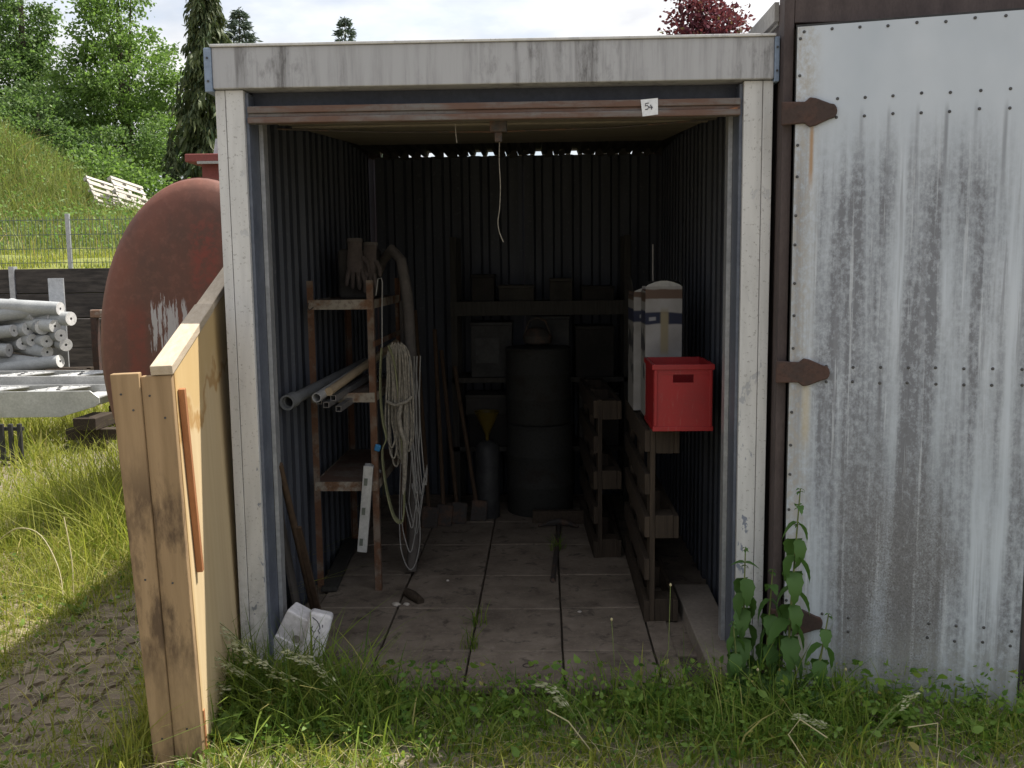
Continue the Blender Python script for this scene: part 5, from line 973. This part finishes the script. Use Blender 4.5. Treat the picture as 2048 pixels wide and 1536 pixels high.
# broad leaved rosettes
lmD = [leaf_mesh('leaf', .16, .055, .9, M['weedleaf']), leaf_mesh('leaf', .16, .075, .6, M['weedleaf'])]
def rosette(label, x, y, n_, s_, tilt, seed):
    r_ = random.Random(seed); t = thing('leafy_weed', label, 'weed', (x, y, 0), group='leafy weeds in the front strip')
    for k in range(n_):
        q = s_ * r_.uniform(.6, 1.25); piece('leaf', r_.choice(lmD), t, (0, 0, .01), (r_.uniform(-.3, .3), -tilt + r_.uniform(-.25, .35), 6.283 * k / n_ + r_.uniform(-.4, .4))).scale = (q, q, q)
for i, (x, y, n_, s_, tl_, lab) in enumerate(((-.90, -.56, 6, .9, .75, 'leafy weed at the foot of the plywood panel'), (-.28, -.34, 8, .65, .7, 'leafy weed before the garage floor left of the middle'), (.02, -.34, 7, .6, .7, 'leafy weed at the middle of the garage threshold'), (.30, -.36, 7, .6, .6, 'leafy weed right of the middle of the threshold'), (.55, -.33, 11, .95, .75, 'bushy leafy weed left of the kerb stone end'), (.72, -.36, 10, .9, .7, 'bushy leafy weed before the kerb stone end'), (1.35, -.40, 8, .8, .6, 'leafy weed under the pale door'), (1.62, -.48, 7, .75, .6, 'leafy weed under the right part of the pale door'), (-1.16, -.05, 6, .9, 1.1, 'leafy weed left of the plywood panel'), (-1.95, .60, 5, .6, .8, 'small dock plant in the shaded yard paving'))):
    rosette(lab, x, y, n_, s_, tl_, i)
# flowering grass leaning left
def seed_stalk(t, b, tip, r_, n_sp=16):
    b, tip = Vector(b), Vector(tip); mid = b.lerp(tip, .55) + Vector((0, 0, .22 * (tip - b).length)); pts = [b + (mid - b) * 2 * u * (1 - u) * 1.0 + (tip - b) * u * u if False else (b * (1 - u) ** 2 + mid * 2 * u * (1 - u) + tip * u * u) for u in [i / 10 for i in range(11)]]
    MB().tube(pts, [.0016] * 8 + [.0012, .001, .0006], 5).build('stalk', M['stem'], t, smooth=True)
    P0 = []; D0 = []
    for k in range(n_sp):
        u = .70 + .30 * k / n_sp; i = min(9, int(u * 10)); p = pts[i].lerp(pts[i + 1], u * 10 - i); tang = (pts[i + 1] - pts[i]).normalized()
        for _ in range(2): P0.append(tuple(p + Vector((r_.uniform(-.012, .012), r_.uniform(-.012, .012), r_.uniform(-.02, .004))))); D0.append(tuple(tang + Vector((r_.uniform(-.4, .4), r_.uniform(-.4, .4), r_.uniform(-.7, .1)))))
    P0 = np.array(P0) - np.array(ROOT[t.name].translation); sz = np.full(len(P0), .019) * rng.uniform(.7, 1.3, len(P0)); V, T = leaf_arrays(P0, np.array(D0), sz, sz * .32); tri_mesh('seed_head', V, T, M['seedhead'], t)
r_ = random.Random(4)
for lab, bx0, by0, tips in (('flowering grass clump bending left toward the plywood panel', -.62, -.42, ((-.98, -.44, .25), (-.93, -.40, .20), (-.90, -.42, .30), (-1.0, -.46, .16), (-.84, -.42, .24))), ('flowering grass clump bending in front of the foam blocks', -.42, -.50, ((-.72, -.42, .27), (-.66, -.40, .24), (-.60, -.44, .20), (-.77, -.44, .20))), ('flowering grass clump bending beside the left white post', -.80, -.30, ((-1.0, -.32, .34), (-.96, -.3, .28), (-.90, -.28, .25))), ('thin flowering grass clump right of the threshold middle', .36, -.52, ((.15, -.45, .17), (.22, -.5, .14))), ('flowering grass clump under the pale metal door', 1.2, -.62, ((.98, -.6, .13), (1.35, -.6, .2), (1.05, -.58, .10)))):
    t = thing('flowering_grass', lab, 'grass clump', (bx0, by0, 0), group='flowering grass clumps in the front strip')
    for tp_ in tips: seed_stalk(t, (bx0 + r_.uniform(-.05, .05), by0 + r_.uniform(-.04, .04), 0), tp_, r_)
def head_stalk(label, b, tip, col='straw', hr=.006):
    t = thing('seed_stalk', label, 'stalk', b, group='single seed stalks'); b, tip = Vector(b), Vector(tip); MB().tube([b, b.lerp(tip, .5) + Vector((.01, 0, .005)), tip], .0014, 5).build('stalk', M['stem'], t); MB().lathe([(.001, -hr), (hr * .7, -hr * .5), (hr * .8, 0), (hr * .6, hr * .6), (.001, hr)], 8, tuple(tip)).build('head', M[col], t, smooth=True)
head_stalk('tall thin stalk with a pale head before the pallet foot', (.585, -.30, 0), (.615, -.30, .455)); head_stalk('thin stalk with a small head left of the kerb stone', (.41, -.30, 0), (.41, -.30, .33)); head_stalk('slanting stalk with a yellow head at the threshold', (.33, -.50, 0), (.12, -.40, .17), 'yellow'); head_stalk('short stalk with a pale head in front of the nettles', (.92, -.42, 0), (.90, -.40, .19)); head_stalk('short stalk with a pale head under the lowest hinge', (1.22, -.45, 0), (1.19, -.42, .20))
# bent dry stalks
one('dry_stalk', MB().tube(sm([(-2.05, .75, 0), (-2.07, .8, .2), (-2.12, .85, .40)]), .0028, 6), M['straw'], 'upright pale dry stalk in the sunny yard grass', 'stalk', 'dry stalks in the yard'); one('dry_stalk', MB().tube(sm([(-2.02, .6, 0), (-2.08, .7, .18), (-2.2, .78, .33), (-2.32, .8, .36), (-2.42, .8, .30)]), .0025, 6), M['straw'], 'arched pale dry stalk left of the upright one', 'stalk', 'dry stalks in the yard', smooth=True)
for (pts, lab) in (([(1.42, -.62, 0), (1.42, -.62, .11), (1.335, -.6, .085)], 'kinked pale dry stalk before the pale door'), ([(.33, -.62, 0), (.25, -.60, .10), (.18, -.62, .15)], 'reddish dry stalk crossing the front grass'), ([(1.0, -.72, .0), (.93, -.70, .11), (.97, -.68, .15), (1.05, -.70, .10)], 'looped pale dry stalk in the front grass')):
    one('dry_stalk', MB().tube(pts, .0022, 5), M['straw'], lab, 'stalk', 'dry stalks in the front strip')
# weeds in the floor joints
p = clump(110, np.array([(-.122, .42, .03), (-.124, .15, .03), (.245, 1.5, .03)]), .018); p[:, 2] = .03; tag(blades('joint_grass', p, rng.uniform(.03, .13, len(p)), rng.uniform(.003, .006, len(p)), M['grass_shade'], .5), 'small grass tufts in the garage floor joints', 'grass', kind='stuff')
